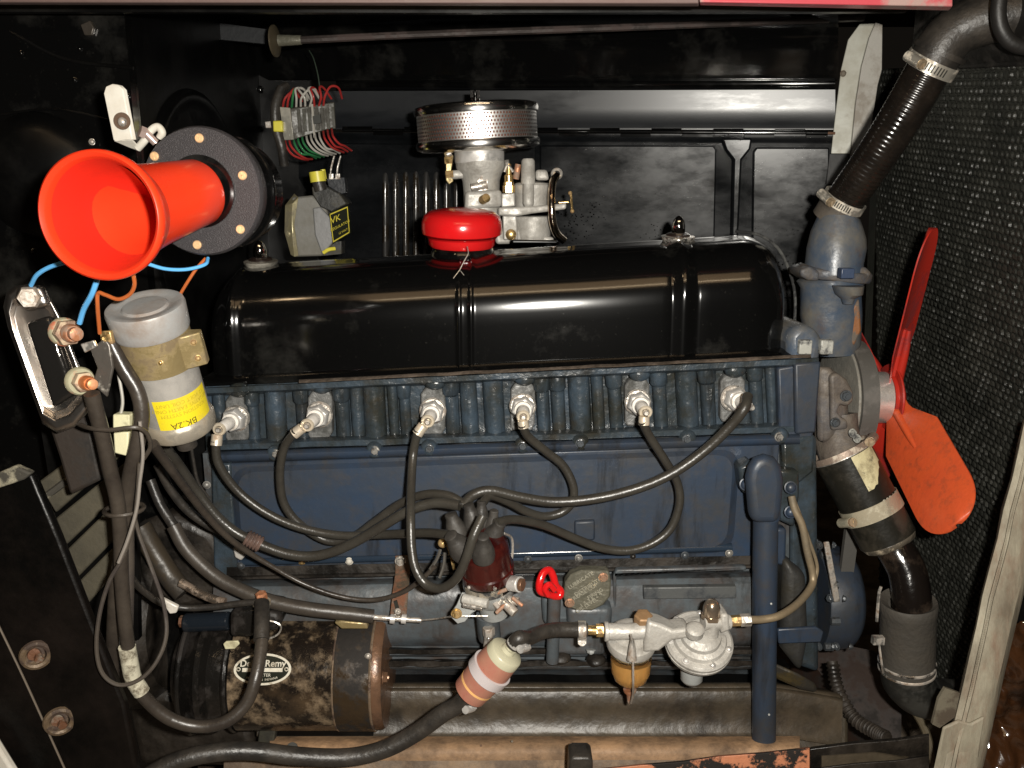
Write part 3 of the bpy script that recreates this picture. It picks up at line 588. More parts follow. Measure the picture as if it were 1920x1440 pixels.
k = MB(); k.loft([[P(x, 1063 - (x - 420) * .0225, .01), P(x, 1064 - (x - 420) * .0225, -.009), P(x, 1080 - (x - 420) * .0225, -.010), P(x, 1083 - (x - 420) * .0225, -.015), P(x, 1087 - (x - 420) * .0225, -.015), P(x, 1089 - (x - 420) * .0225, .01)] for x in [425 + i * 50 for i in range(21)]])
build('lower_flange', k, grime, eng, sharp=30, disp=.0006, dsc=40)
k = MB(); k.slab([(395, 870), (432, 868), (446, 1078), (400, 1085)], -.004, .02); build('cover_end', k, bluedirty, eng, bevel=.003, disp=.001)
paintbolt = M('blue_grey_bolt_paint', (.075, .085, .095), .35, .2, dirt=(.03, .03, .03), damt=.4, dsc=90)
dullsteel = M('dull_steel_bolt', (.26, .25, .23), .35, .5, dirt=(.06, .055, .05), damt=.4, dsc=90)
for x, y in ((518, 853), (703, 847), (805, 843), (980, 838), (1088, 833), (1288, 825), (1461, 821)):
    k = MB(); k.lathe([(m(17, 0), 0), (m(15, 0), .010), (m(9, 0), .013)], P(x, y - 6, .0), (0, -1, 0), 18); build('bolt_boss', k, bluedirty, eng, sharp=50)
    fastener('hex', paintbolt if x not in (518, 1461, 703) else dullsteel, eng, x, y - 2, -.012, 7.5)
for x, y, mt in ((566, 1052, brass), (655, 1052, whitepaint), (990, 1048, paintbolt), (1085, 1046, dullsteel), (1187, 1043, grime), (1284, 1041, paintbolt), (1367, 1037, dullsteel), (452, 1060, paintbolt), (388, 909, dullsteel), (418, 1100, dullsteel)):
    fastener('dome', mt, eng, x, y, -.010, 7 if x != 1187 else 5)
k = MB(); k.slab([(436, 1028), (452, 1022), (462, 1040), (452, 1052), (440, 1046)], -.02, .012); build('wing_clip', k, M('pale_clip', (.4, .38, .35), .4), eng, bevel=.002)
# lower block bulge and pan rails
prof = [(1080, .012), (1084, -.006), (1092, -.018), (1104, -.025), (1130, -.030), (1160, -.033), (1192, -.033), (1204, -.028), (1212, -.018), (1216, -.018), (1216, -.034), (1219, -.038), (1228, -.038), (1231, -.034), (1231, -.020), (1238, -.020), (1238, -.040), (1242, -.044), (1250, -.044), (1254, -.040), (1256, .03), (1290, .05)]
def lb(px):
    L_ = [P(px, a - (px - 900) * (.02 if a < 1110 else .008 if a < 1200 else .0), y) for a, y in prof]
    return L_ + [L_[-1] + V((0, .15, 0)), L_[0] + V((0, .15, 0))]
k = MB(); k.loft([lb(400 + i * 26) for i in range(40)]); build('crankcase', k, blueblock, eng, sharp=35, disp=.0010, dsc=22)
k = MB(); k.loft([[P(x, 1214, -.03), P(x, 1218, -.0415), P(x, 1226, -.0415), P(x, 1230, -.03)] for x in [720 + i * 30 for i in range(24)]]); build('pan_gasket_lip', k, grime, eng, disp=.0016, dsc=70)
k = MB(); k.loft([[P(x, 1236, -.03), P(x, 1240, -.0475), P(x, 1249, -.0475), P(x, 1254, -.03)] for x in [720 + i * 22 for i in range(33)]]); build('pan_lip', k, grime, eng, disp=.0022, dsc=90)
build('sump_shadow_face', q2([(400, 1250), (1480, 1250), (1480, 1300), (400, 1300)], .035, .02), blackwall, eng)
k = MB(); k.slab([(1207, 1102), (1381, 1100), (1381, 1122), (1207, 1124)], -.0375, .01); build('number_pad', k, M('greyish_number_pad', (.095, .10, .10), .4, dirt=(.04, .045, .05), damt=.4, dsc=30), eng, bevel=.0012)
k = MB(); k.slab([(1150, 1080), (1156, 1068), (1400, 1062), (1400, 1070), (1156, 1078), (1156, 1160), (1150, 1160)], -.031, .01); build('pad_border', k, blueblock, eng, bevel=.003)
# dipstick boss etc.
for x0, x1, y0, y1, yy in ((1015, 1050, 1120, 1175, -.05), (1062, 1150, 1140, 1185, -.055), (1030, 1140, 1170, 1232, -.048)):
    k = MB(); k.slab([(x0, y0), (x1, y0), (x1 - 3, y1), (x0 + 3, y1)], yy, .05); build('casting_boss', k, blueblock, eng, bevel=.008, disp=.001, seg=3)
fastener('hex', bluegrey, eng, 1108, 1218, -.06, 8, (0, -.3, -1)); 
for x, y in ((1052, 1233), (1118, 1237)):
    k = MB(); k.ball(P(x, y, -.046), m(20, 0), sz=.6); build('pan_rail_swell', k, grime, eng, disp=.002, dsc=60)
# front plate, timing cover
k = MB(); k.loft([[P(1480, 820, .0), P(1480, 1240, .0), P(1480, 1240, .15), P(1480, 820, .15)], [P(1530, 815, .0), P(1534, 1260, .0), P(1534, 1260, .15), P(1530, 815, .15)]]); build('front_plate', k, bluedirty, eng, bevel=.006)
k = MB(); k.slab([(1470, 1050), (1515, 1080), (1520, 1200), (1505, 1270), (1465, 1220)], -.02, .10); build('front_corner', k, M('oily_brown_blue', (.045, .04, .03), .3, dirt=(.02, .022, .025), damt=.5, dsc=18, bump=.3, edge=.2), eng, bevel=.012, seg=4, disp=.003, dsc=25)
tc = P(1562, 1118, .10)
k = MB(); r = .074; k.lathe([(r * .98, -.030), (r, -.028), (r, .004), (r * .97, .014), (r * .86, .022), (.02, .026)], tc, (1, 0, 0), 48); tco = build('timing_cover', k, blue, eng, sharp=40)
for a in range(10):
    an = 2 * PI * a / 10 + .3
    if math.cos(an) > -.9: 
        k = MB(); k.cyl(tc + V((-.032, -math.sin(an) * (r + .004), math.cos(an) * (r + .004))), tc + V((-.020, -math.sin(an) * (r + .004), math.cos(an) * (r + .004))), .0055, n=6); build('cover_bolt', k, paintbolt, tco)
k = MB(); k.slab([(1545, 1018), (1555, 1016), (1576, 1128), (1564, 1130)], .02, .004); build('timing_strap', k, steel, eng, bevel=.001)
for x, y in ((1546, 1022), (1566, 1122), (1545, 1212), (1578, 1212)):
    fastener('hex', paintbolt, eng, x - 9, y, .02, 7, (-1, -.5, 0)); fastener('hex', paintbolt, eng, x + 15, y, .02, 6, (1, -.5, 0))
k = MB(); k.slab([(1458, 1180), (1530, 1176), (1545, 1185), (1540, 1205), (1460, 1208)], -.03, .006); build('blue_bracket', k, blue, eng, bevel=.002)
k = MB(); k.slab([(1450, 990), (1476, 992), (1474, 1062), (1456, 1060)], -.008, .02); build('side_rib', k, blue, eng, bevel=.004)
k = MB(); k.loft([[P(1450, 1242, -.04), P(1450, 1270, -.04), P(1450, 1270, .05), P(1450, 1242, .05)], [P(1495, 1262, -.05), P(1500, 1292, -.045), P(1500, 1290, .05), P(1495, 1262, .05)], [P(1530, 1282, -.04), P(1532, 1298, -.04), P(1532, 1298, .05), P(1530, 1282, .05)]]); build('sump_shoulder', k, M('oily_olive', (.06, .045, .02), .2, dirt=(.02, .016, .01), damt=.5, dsc=20, bump=.2), eng, bevel=.004)
# bell housing / rear dark mass
k = MB(); k.lathe([(.10, 0), (.125, .03), (.13, .10)], P(330, 1150, .05), (-1, 0, 0), 32); build('bell_housing', k, grime, eng, disp=.003, dsc=15)
k = MB(); k.slab([(250, 985), (320, 960), (400, 1000), (470, 1120), (330, 1150), (250, 1090)], .0, .12); build('rear_casting', k, grime, eng, bevel=.012, seg=3, disp=.004, dsc=22)
k = MB(); k.slab([(345, 800), (400, 780), (402, 1010), (350, 960)], .06, .1); build('rear_plate', k, blackwall, eng, bevel=.004)
k = MB(); k.slab([(230, 1290), (330, 1300), (470, 1345), (480, 1440), (260, 1440)], .0, .08); build('lower_rear_casting', k, grime, eng, bevel=.012, seg=3, disp=.005, dsc=18)

# ---- valve cover -------------------------------------------------------
vc = thing('valve_cover', 'long glossy black valve cover with two dome nuts on top', 'valve cover', P(950, 690, .1))
XL, XR = P(394, 715, .02), P(1472, 664, .02)
def vc_section(x, off=0, k_=1.0, ins=0):
    t = (x - XL.x) / (XR.x - XL.x); z0 = XL.z + (XR.z - XL.z) * t
    H = .137 + .009 * t; W0, W1 = .018, .205; rs = .074
    e = min(x - XL.x + .001, XR.x - x + .001); Re = .048
    kk = math.sqrt(max(0, 1 - (1 - min(1, e / Re)) ** 2)) if e < Re else 1
    H2 = (H - Re * .95 * (1 - kk)) + off; ins_ = (1 - kk) * .022
    y0, y1 = W0 + ins_ - off, W1 - ins_ + off; r2 = min(rs, H2 * .52)
    pts = [(y0, 0)]
    for i in range(5): pts.append((y0, (H2 - r2) * (i + 1) / 5))
    for i in range(1, 11):
        a = PI / 2 * i / 10; pts.append((y0 + r2 * (1 - math.cos(a)) , H2 - r2 + r2 * math.sin(a)))
    for i in range(1, 5): pts.append((y0 + r2 + (y1 - y0 - 2 * r2) * i / 5, H2 + .003 * math.sin(PI * i / 5)))
    for i in range(0, 11):
        a = PI / 2 * i / 10; pts.append((y1 - r2 + r2 * math.sin(a), H2 - r2 + r2 * math.cos(a)))
    pts.append((y1, 0))
    return [V((x, a, z0 + b)) for a, b in pts]
def bump_(x):
    px = 960 + F * x / (1.09)
    o = 0
    for c, w_, a in ((862, 4.0, .0013), (884, 4.0, .0013), (1279, 13, .004), (438, 11, .005)): o += a * math.exp(-((px - c) / w_) ** 2)
    for c, w_, a in ((1256, 5, -.0008), (1302, 5, -.0008)): o += a * math.exp(-((px - c) / w_) ** 2)
    return o
xs = [XL.x + (XR.x - XL.x) * i / 60 for i in range(61)]
e_ = [XL.x + .060 * (1 - math.cos(PI / 2 * i / 10)) for i in range(11)] + [XR.x - .060 * (1 - math.cos(PI / 2 * i / 10)) for i in range(11)]
fine = [(px - 960) / F * 1.09 for px in list(range(850, 898, 2)) + list(range(1250, 1310, 3)) + list(range(410, 470, 4))]
xs = sorted(set(round(x, 5) for x in xs + e_ + fine))
k = MB(); k.loft([vc_section(x, bump_(x)) for x in xs]); build('cover', k, blackgloss, vc, sharp=55, disp=.0006, dsc=9)
k = MB()
for a0, a1, offy, h0, h1 in ((0, 0, .006, -.002, .004),):
    lo_ = []
    for x in [XL.x - .006 + (XR.x - XL.x + .016) * i / 30 for i in range(31)]:
        t = (x - XL.x) / (XR.x - XL.x); z0 = XL.z + (XR.z - XL.z) * t
        lo_.append([V((x, .004, z0 - .003)), V((x, .002, z0 + .001)), V((x, .006, z0 + .004)), V((x, .016, z0 + .007)), V((x, .21, z0 + .007)), V((x, .215, z0 - .003))])
    k.loft(lo_)
build('lip', k, blackgloss, vc, sharp=60, disp=.0005, dsc=30)
k = MB(); k.tube([P(1380, 434, .13), P(1425, 441, .15), P(1462, 470, .16), P(1484, 520, .17), P(1491, 560, .17), P(1490, 606, .17)], .0022); build('end_seam', k, chromedull if False else M('scuffed_black_seam', (.12, .12, .115), .3, dirt=(.02, .02, .02), damt=.5, dsc=30), vc)
for (x, y) in ((489, 492), (1271, 446)):
    k = MB(); b0 = P(x, y, .10); r = m(31, .1)
    k.lathe([(r * .5, -.012), (r * .85, -.006), (r, 0), (r * 1.0, .002), (r * .6, .004)], b0, (0, -.12, 1), 28); ws = build('washer', k, chromedull if x > 1000 else M('dusty_metal_washer', (.15, .14, .12), .4, .4, dirt=(.3, .28, .24), damt=.3), vc)
    k = MB(); r = m(12.5, .1); k.lathe([(r, .003), (r, .013)], b0, (0, -.12, 1), 6); k.lathe([(r * .98, .013), (r * .98, .016), (r * .8, .023), (r * .4, .028), (r * .1, .0295)], b0, (0, -.12, 1), 20); build('dome_nut', k, chrome, vc, sharp=50)
    k = MB(); k.lathe([(m(22, .1), .001), (m(22, .1), .005), (m(15, .1), .007)], b0, (0, -.12, 1), 24); build('rubber_seal', k, M('dark_grommet', (.02, .012, .01), .3), vc)
k = MB(); k.lathe([(m(62, .1), -.012), (m(60, .1), -.002), (m(55, .1), .004), (m(48, .1), .008)], P(868, 470, .11), (0, -.05, 1), 36); build('filler_neck', k, blackgloss, vc, sharp=60)
k = MB(); k.slab([(960, 449), (1046, 451), (1046, 457), (960, 457)], .15, .02); build('top_ridge', k, blackgloss, vc, bevel=.002)
# red oil cap
oc = thing('oil_filler_cap', 'bright red oil filler cap on the black valve cover', 'oil cap', P(868, 462, .11))
b0 = P(866, 462, .11); u_ = m(1, .11)
k = MB(); k.lathe([(58 * u_, 0), (61 * u_, 4 * u_), (63 * u_, 16 * u_), (66 * u_, 19 * u_)], b0, (.02, -.10, 1), 40); build('base', k, redpaint, oc, sharp=30)
k = MB(); k.lathe([(66 * u_, 20 * u_), (73 * u_, 24 * u_), (74.5 * u_, 34 * u_), (73.5 * u_, 46 * u_), (69 * u_, 57 * u_), (58 * u_, 64 * u_), (30 * u_, 69 * u_), (5 * u_, 70 * u_)], b0, (.02, -.10, 1), 44); build('dome', k, redpaint, oc, sharp=40)
k = MB(); k.tube(path([(876, 462, .04), (878, 475, .035), (871, 488, .03), (862, 506, .025)]), .0006, 6); k.tube(path([(862, 506, .025), (870, 516, .02)]), .0005, 5); k.tube(path([(862, 506, .025), (850, 522, .02)]), .0005, 5)
tw = build('twisted_wire', k, steel, None); tag(tw, 'thin loose wire hanging from beneath the red oil cap', 'wire')
# ---- spark plugs and ignition leads ---------------------------------------
nm = ['first from the left, beside the coil', 'second from the left', 'third from the left', 'fourth from the left', 'fifth from the left', 'sixth, at the far right']
for i, (x, y) in enumerate(plugs):
    b0 = P(x, y, .006); sp1 = thing('spark_plug', 'white spark plug with metal nut, ' + nm[i], 'spark plug', b0, 'spark plugs in the head')
    ax = V((.0, -1, .04)) if i < 5 else V((.06, -1, .06)); ax.normalize(); u_ = .00066
    k = MB(); k.lathe([(25 * u_, 0), (26 * u_, .004), (23 * u_, .006)], b0, ax, 20); build('gasket_ring', k, steel, sp1)
    k = MB(); k.lathe([(23 * u_, .006), (23 * u_, .020), (19.5 * u_, .023)], b0, ax, 6, phase=.3); build('hex_nut', k, M('white_zinc', (.62, .60, .57), .28, .4, bump=.02), sp1, bevel=.0006)
    k = MB(); k.lathe([(17 * u_, .023), (16 * u_, .029), (12 * u_, .031), (12.6 * u_, .034), (11.6 * u_, .036), (12.4 * u_, .039), (11.4 * u_, .041), (12 * u_, .044), (11 * u_, .046), (10.5 * u_, .056), (8 * u_, .060)], b0, ax, 20); build('insulator', k, porcelain, sp1, sharp=30)
    k = MB(); k.lathe([(5 * u_, .058), (6 * u_, .062), (6 * u_, .072), (3.5 * u_, .075)], b0, ax, 12); build('terminal', k, steel, sp1)
tips = [b + V((0, -.070, .003)) for b in [P(x, y, .006) for x, y in plugs]]
LR = .0053
def lead(label, pts, clipdir=None, tip=None, r=LR):
    t = thing('ignition_lead', label, 'ignition lead', P(*pts[len(pts) // 2]), 'ignition leads')
    pp = path(pts)
    k = MB(); k.tube(pp, r, 12, 8); build('cable', k, leadrub, t)
    if tip is not None:
        d = (pp[0] - tip); dd = d.normalized()
        k = MB(); k.torus(tip + V((0, .002, 0)), (0, 1, .1), .0062, .0022, 14, 6); k.cyl(tip + dd * .006, tip + dd * (d.length * .55), .0034, .0052, 8); build('clip', k, M('cream_brass_clip', (.62, .54, .42), .3, .5), t)
        k = MB(); k.cyl(tip + dd * (d.length * .45), pp[0] + (pp[1] - pp[0]).normalized() * .006, .0066, .0068, 12); build('ferrule', k, M('pale_ferrule', (.55, .48, .38), .35, .5, dirt=(.3, .22, .15), damt=.3, dsc=60), t)
    return t
lead('black lead drooping from the leftmost plug to the distributor', [(404, 826, -.07), (410, 870, -.068), (445, 920, -.062), (500, 962, -.06), (565, 990, -.06), (640, 1004, -.062), (720, 1002, -.075), (800, 999, -.11), (852, 1004, -.14)], tip=tips[0])
lead('grey lead looping down from the second plug, then over to the cap', [(555, 808, -.07), (533, 840, -.06), (525, 890, -.055), (533, 945, -.05), (565, 985, -.047), (616, 1014, -.047), (664, 1005, -.05), (706, 976, -.058), (751, 944, -.066), (797, 927, -.078), (840, 929, -.09), (872, 946, -.10)], tip=tips[1])
lead('grey lead dropping straight from the third plug and looping under the cap', [(784, 806, -.07), (775, 850, -.062), (771, 910, -.085), (770, 970, -.12), (772, 1030, -.135), (781, 1070, -.145), (800, 1096, -.15), (828, 1103, -.16), (855, 1085, -.17), (872, 1052, -.175), (888, 1005, -.175), (905, 968, -.165)], tip=tips[2])
lead('short grey lead hooking round from the fourth plug to the cap', [(979, 796, -.07), (990, 818, -.06), (1022, 845, -.05), (1055, 872, -.045), (1074, 908, -.045), (1074, 938, -.045), (1055, 960, -.045), (1020, 968, -.05), (985, 958, -.06), (955, 942, -.07), (920, 930, -.085), (903, 945, -.10)], tip=tips[3])
lead('long grey lead from the fifth plug in a wide low loop', [(1204, 790, -.07), (1218, 818, -.06), (1248, 865, -.055), (1270, 905, -.05), (1274, 945, -.05), (1258, 990, -.05), (1225, 1018, -.052), (1180, 1032, -.056), (1130, 1028, -.06), (1080, 1010, -.07), (1020, 985, -.085), (965, 974, -.105), (930, 980, -.125)], tip=tips[4])
lead('thick grey lead sweeping from the sixth plug across to the distributor', [(1402, 742, -.07), (1396, 765, -.085), (1370, 798, -.08), (1325, 842, -.075), (1265, 885, -.075), (1200, 914, -.075), (1120, 934, -.075), (1040, 941, -.075), (975, 932, -.08), (920, 920, -.085), (888, 928, -.09), (868, 948, -.10)], r=.0062)
lead('grey coil lead curving in from the lower left to the cap', [(310, 838, -.12), (335, 872, -.10), (372, 925, -.085), (410, 972, -.08), (445, 1000, -.078), (472, 1013, -.078), (500, 1026, -.078), (540, 1039, -.078), (583, 1043, -.078), (626, 1034, -.08), (672, 1013, -.085), (719, 985, -.09), (766, 958, -.095), (815, 943, -.10), (862, 948, -.11)], r=.0062)
k = MB(); a_, b_2 = P(462, 1008, -.078), P(490, 1022, -.078); d_ = (b_2 - a_)
for i in range(5): k.lathe([(.0095, 0), (.0105, .0015), (.0095, .003)], a_ + d_ * (i / 5), d_, 12)
k.cyl(a_, b_2, .008, n=12); tag(build('cable_joint', k, M('pinkish_brown_joint', (.16, .10, .08), .5, dirt=(.08, .05, .04), damt=.4, dsc=80, bump=.4)), 'brownish knurled joint in the coil lead near the left of the side cover', 'cable joint')
# ---- distributor ------------------------------------------------------------
ds = thing('distributor', 'distributor with maroon cap and grey rubber boots in mid engine', 'distributor', P(912, 1130, -.09))
ax = V((-.13, -.30, 1)).normalized(); b0 = P(914, 1070, -.11); u_ = m(1, -.11)
k = MB(); k.lathe([(54 * u_, -.004), (55 * u_, .006), (52.5 * u_, .008), (51 * u_, .030), (49 * u_, .040), (42 * u_, .048), (10 * u_, .052)], b0, ax, 40); build('cap', k, maroon, ds, sharp=28)
k = MB(); k.lathe([(50 * u_, -.020), (54 * u_, -.017), (54 * u_, -.004)], b0, ax, 40); bd = build('band', k, blackgloss, ds, sharp=30)
xq, yq, zq = basis(ax)
def onring(ang, h, r):  # ang 0 = towards camera
    d = (V((0, -1, 0)) - ax * V((0, -1, 0)).dot(ax)).normalized(); e = ax.cross(d)
    return b0 + ax * h + (d * math.cos(ang) + e * math.sin(ang)) * r
k = MB(); n_ = 14; lo_ = []
for i in range(n_ + 1):
    a = -1.0 + 1.5 * i / n_
    lo_.append([onring(a, -.016, 54.5 * u_), onring(a, -.006, 54.5 * u_), onring(a, -.006, 56 * u_), onring(a, -.016, 56 * u_)])
k.loft(lo_); lb_ = build('name_plate', k, M('worn_metal_tag', (.35, .31, .25), .35, .6, dirt=(.03, .03, .03), damt=.5, dsc=60, edge=.05), ds)
for a in (-.75, .25): 
    k = MB(); k.ball(onring(a, -.001, 55 * u_), .0025, n=8); build('rivet', k, steel, ds)
tw_pos = [(853, 1014, -.150, 1, 28), (850, 978, -.11, 1, 25), (882, 960, -.105, 1, 22), (903, 955, -.10, .9, 18), (925, 972, -.105, 1, 18), (932, 992, -.12, 1, 24), (906, 1018, -.155, 1, 25)]
dirs = [(-.45, -.4, .8), (-.3, -.1, 1), (-.25, -.1, 1), (0, -.1, 1), (.1, -.15, 1), (.35, -.3, .8), (.0, -.4, 1)]
for (x, y, yy, s_, rr), d in zip(tw_pos, dirs):
    d = V(d).normalized(); c = P(x, y, yy); r = m(rr * .86, yy); k = MB()
    k.lathe([(r * 1.06, -.020), (r * 1.12, -.014), (r * 1.06, -.008), (r * .88, -.001), (r * .68, .006), (r * .60, .008), (r * .58, .014), (r * .46, .015)], c - d * .004, d, 22); k.torus(c - d * .004 + d * .008, d, r * .50, r * .09, 20, 6)
    build('boot', k, boot, ds, sharp=40)
# base
k = MB(); k.lathe([(30 * u_, -.066), (32 * u_, -.046), (46 * u_, -.036), (48 * u_, -.021)], b0, ax, 30); build('housing', k, bluegrey, ds, sharp=35)
k = MB(); k.slab([(866, 1112), (900, 1118), (905, 1138), (885, 1150), (872, 1166), (858, 1170), (846, 1158), (848, 1146), (856, 1135)], -.115, .004); build('advance_plate', k, bluegrey, ds, bevel=.0008)
fastener('hex', brass, ds, 856, 1150, -.120, 9)
def c2(a, b, r, mt, nm_, n=18, sec=None):
    k = MB(); k.cyl(a, b, r, n=n); return build(nm_, k, mt, ds, bevel=.0008)
c2(P(950, 1092, -.12), P(976, 1096, -.135), m(16, -.12), alubright, 'vacuum_can'); c2(P(974, 1096, -.137), P(981, 1097, -.139), m(13, -.13), bronze, 'can_end')
c2(P(868, 1122, -.13), P(915, 1132, -.14), m(10, -.12), alu, 'clamp_barrel'); c2(P(868, 1134, -.137), P(905, 1141, -.144), m(5, -.12), steel, 'spring_bar')
c2(P(930, 1118, -.12), P(972, 1128, -.13), m(9, -.12), steel, 'octane_screw'); c2(P(944, 1128, -.13), P(966, 1150, -.14), m(10, -.12), steel, 'condenser'); c2(P(922, 1120, -.12), P(942, 1142, -.13), m(11, -.12), steel, 'clamp_nut', 6)
for a, b in (((932, 1112), (950, 1105)), ((948, 1132), (930, 1150)), ((960, 1120), (980, 1136))):
    c2(P(a[0], a[1], -.135), P(b[0], b[1], -.138), m(4, -.12), copper, 'linkage')
c2(P(914, 1150, -.085), P(918, 1195, -.075), m(24, -.1), blueblock, 'shaft_housing'); c2(P(916, 1176, -.10), P(917, 1192, -.10), m(13, -.1), steel, 'hex_union', 6); c2(P(916, 1192, -.10), P(914, 1214, -.10), m(9, -.1), steel, 'stub')
k = MB(); k.tube(path([(945, 1000, -.10), (960, 1010, -.08), (960, 1045, -.08), (952, 1062, -.09)]), .0015, 6); build('cap_clip', k, steel, ds)
k = MB(); k.tube(path([(838, 1018, -.09), (845, 1040, -.09), (852, 1068, -.10)]), .002, 6); k.ball(P(830, 1018, -.09), .006); build('side_terminal', k, brass, ds)
for a_, b2_ in (((826, 1030), (806, 1068)), ((834, 1036), (824, 1084))):
    k = MB(); k.tube(path([(a_[0], a_[1], -.10), ((a_[0] + b2_[0]) / 2 + 3, (a_[1] + b2_[1]) / 2, -.105), (b2_[0], b2_[1], -.11)]), .002, 6); build('primary_wire', k, hosegrey, ds)
# strap bracket + choke/advance rod
sb = thing('strap_bracket', 'rusty flat strap bracket hanging left of the distributor', 'bracket', P(750, 1100, -.05))
k = MB(); k.loft([[P(741, 1042, -.012), P(769, 1040, -.012), P(769, 1040, -.009), P(741, 1042, -.009)], [P(741, 1075, -.025), P(769, 1072, -.025), P(769, 1072, -.022), P(741, 1075, -.022)], [P(736, 1110, -.055), P(766, 1108, -.055), P(766, 1108, -.052), P(736, 1110, -.052)], [P(731, 1158, -.060), P(762, 1158, -.060), P(762, 1158, -.057), P(731, 1158, -.057)]]); build('strap', k, M('rust_flecked_strap', (.13, .10, .07), .4, .4, dirt=(.17, .065, .03), damt=.5, dsc=35, bump=.3), sb, bevel=.0006)
fastener('hex', steel, sb, 751, 1052, -.017, 9); fastener('screw', steel, sb, 746, 1146, -.062, 7)
k = MB(); k.slab([(738, 1128), (744, 1126), (748, 1140), (742, 1144)], -.0605, .002); build('slot', k, ink, sb)
ck = thing('advance_cable', 'sheathed control cable with thin inner wire to the distributor', 'control cable', P(700, 1155, -.07))
k = MB(); k.tube(path([(282, 900, -.05), (300, 945, -.055), (325, 985, -.06)]), .006, 10); build('upper_sheath', k, rubber, ck)
k = MB(); k.tube(path([(325, 985, -.06), (350, 1030, -.065), (400, 1078, -.07), (450, 1106, -.075), (510, 1128, -.08), (580, 1142, -.08), (650, 1150, -.075), (700, 1156, -.07)]), .0088, 12); build('sheath', k, sheathbrown, ck)
k = MB(); k.cyl(P(700, 1157, -.07), P(790, 1163, -.07), .0035, n=10); build('end_rod', k, steel, ck)
for x in (732, 753): 
    k = MB(); k.cyl(P(x, 1160, -.07), P(x + 9, 1161, -.07), .0062, n=10); build('crimp', k, alubright, ck)
k = MB(); k.tube(path([(790, 1163, -.07), (820, 1160, -.09), (850, 1156, -.118), (915, 1155, -.118)]), .0011, 6); build('inner_wire', k, steel, ck)
# ---- dipstick, data plate ---------------------------------------------------
dp = thing('dipstick', 'dipstick with red looped handle beside the cast plate', 'dipstick', P(1033, 1150, -.07))
k = MB(); ring = cr(path([(1040, 1118, -.075), (1026, 1113, -.08), (1013, 1108, -.085), (1012, 1092, -.085), (1019, 1074, -.08), (1030, 1069, -.075), (1037, 1080, -.075), (1042, 1098, -.075), (1051, 1108, -.075), (1049, 1117, -.078), (1040, 1118, -.075)]), 5)
k.tube(ring, .0048, 10, 1); build('handle', k, redpaint, dp)
k = MB(); k.cyl(P(1040, 1108, -.07), P(1036, 1240, -.06), m(13, -.06), n=16); build('tube', k, blueblock, dp, disp=.001)
k = MB(); k.tube(path([(1028, 1116, -.09), (1022, 1104, -.092), (1030, 1096, -.09), (1040, 1106, -.088)]), .0040, 8); build('inner_coil', k, redpaint, dp)
pt = thing('cast_plate', 'oily cast metal plate with raised letters and two bolts', 'plate', P(1105, 1105, -.06))
o_ = [(1060, 1092), (1070, 1078), (1090, 1070), (1142, 1071), (1146, 1090), (1145, 1118), (1132, 1135), (1110, 1146), (1080, 1145), (1062, 1138), (1056, 1120)]
k = MB(); k.slab(o_, -.066, .018); build('plate', k, platem, pt, bevel=.0025)
for x, y in ((1131, 1082), (1068, 1130)): fastener('hex', M('coppery_bolt', (.35, .22, .15), .4, .6), pt, x, y, -.067, 8)
for i, (t_, x, y) in enumerate((('LUBRICATE', 1089, 1088), ('DISTRIBUTOR', 1106, 1098), ('GREASE CUP', 1094, 1111), ('FIRING', 1116, 1113), ('1 5 3 6 2 4', 1108, 1124), ('OIL LEVEL', 1100, 1135))):
    ca, sa = math.cos(.6), math.sin(.6); c0 = P(x, y, -.0665)
    build('raised_lettering', textmb(t_, .0072, lambda a, b: c0 + V((a * ca - b * sa, -.0006, a * sa + b * ca))), M('worn_letter_metal', (.42, .40, .32), .4, .4), pt)
# ---- fuel pump -----------------------------------------------------------------
fp = thing('fuel_pump', 'cast aluminium fuel pump with amber glass bowl and dome nut', 'fuel pump', P(1250, 1230, -.1))
YF = -.115; u_ = m(1, YF)
tl = V((0, -.52, .85)).normalized()
c0 = P(1310, 1204, YF)
k = MB(); k.lathe([(60 * u_, -16 * u_), (68 * u_, -12 * u_), (69 * u_, -4 * u_), (67 * u_, -3 * u_), (67 * u_, -1 * u_), (69 * u_, 0), (69 * u_, 7 * u_), (64 * u_, 12 * u_), (55 * u_, 13 * u_), (52 * u_, 21 * u_), (42 * u_, 25 * u_), (40 * u_, 34 * u_), (28 * u_, 42 * u_), (6 * u_, 44 * u_)], c0, tl, 48); dc = build('diaphragm_housing', k, alu, fp, sharp=28)
xq, yq, zq = basis(tl)
for i in range(7):
    a = 2 * PI * i / 7 + .5; fastener('dome', alubright, dc, 0, 0, 0, .0038, tl, 'screw', where=c0 + (xq * math.cos(a) + yq * math.sin(a)) * 60 * u_ + tl * 12 * u_)
k = MB(); k.lathe([(24 * u_, 0), (23 * u_, -40 * u_), (17 * u_, -48 * u_), (6 * u_, -50 * u_)], P(1298, 1240, YF + .01), (0, 0, 1), 28); build('lower_cup', k, bluegrey, fp, sharp=50)
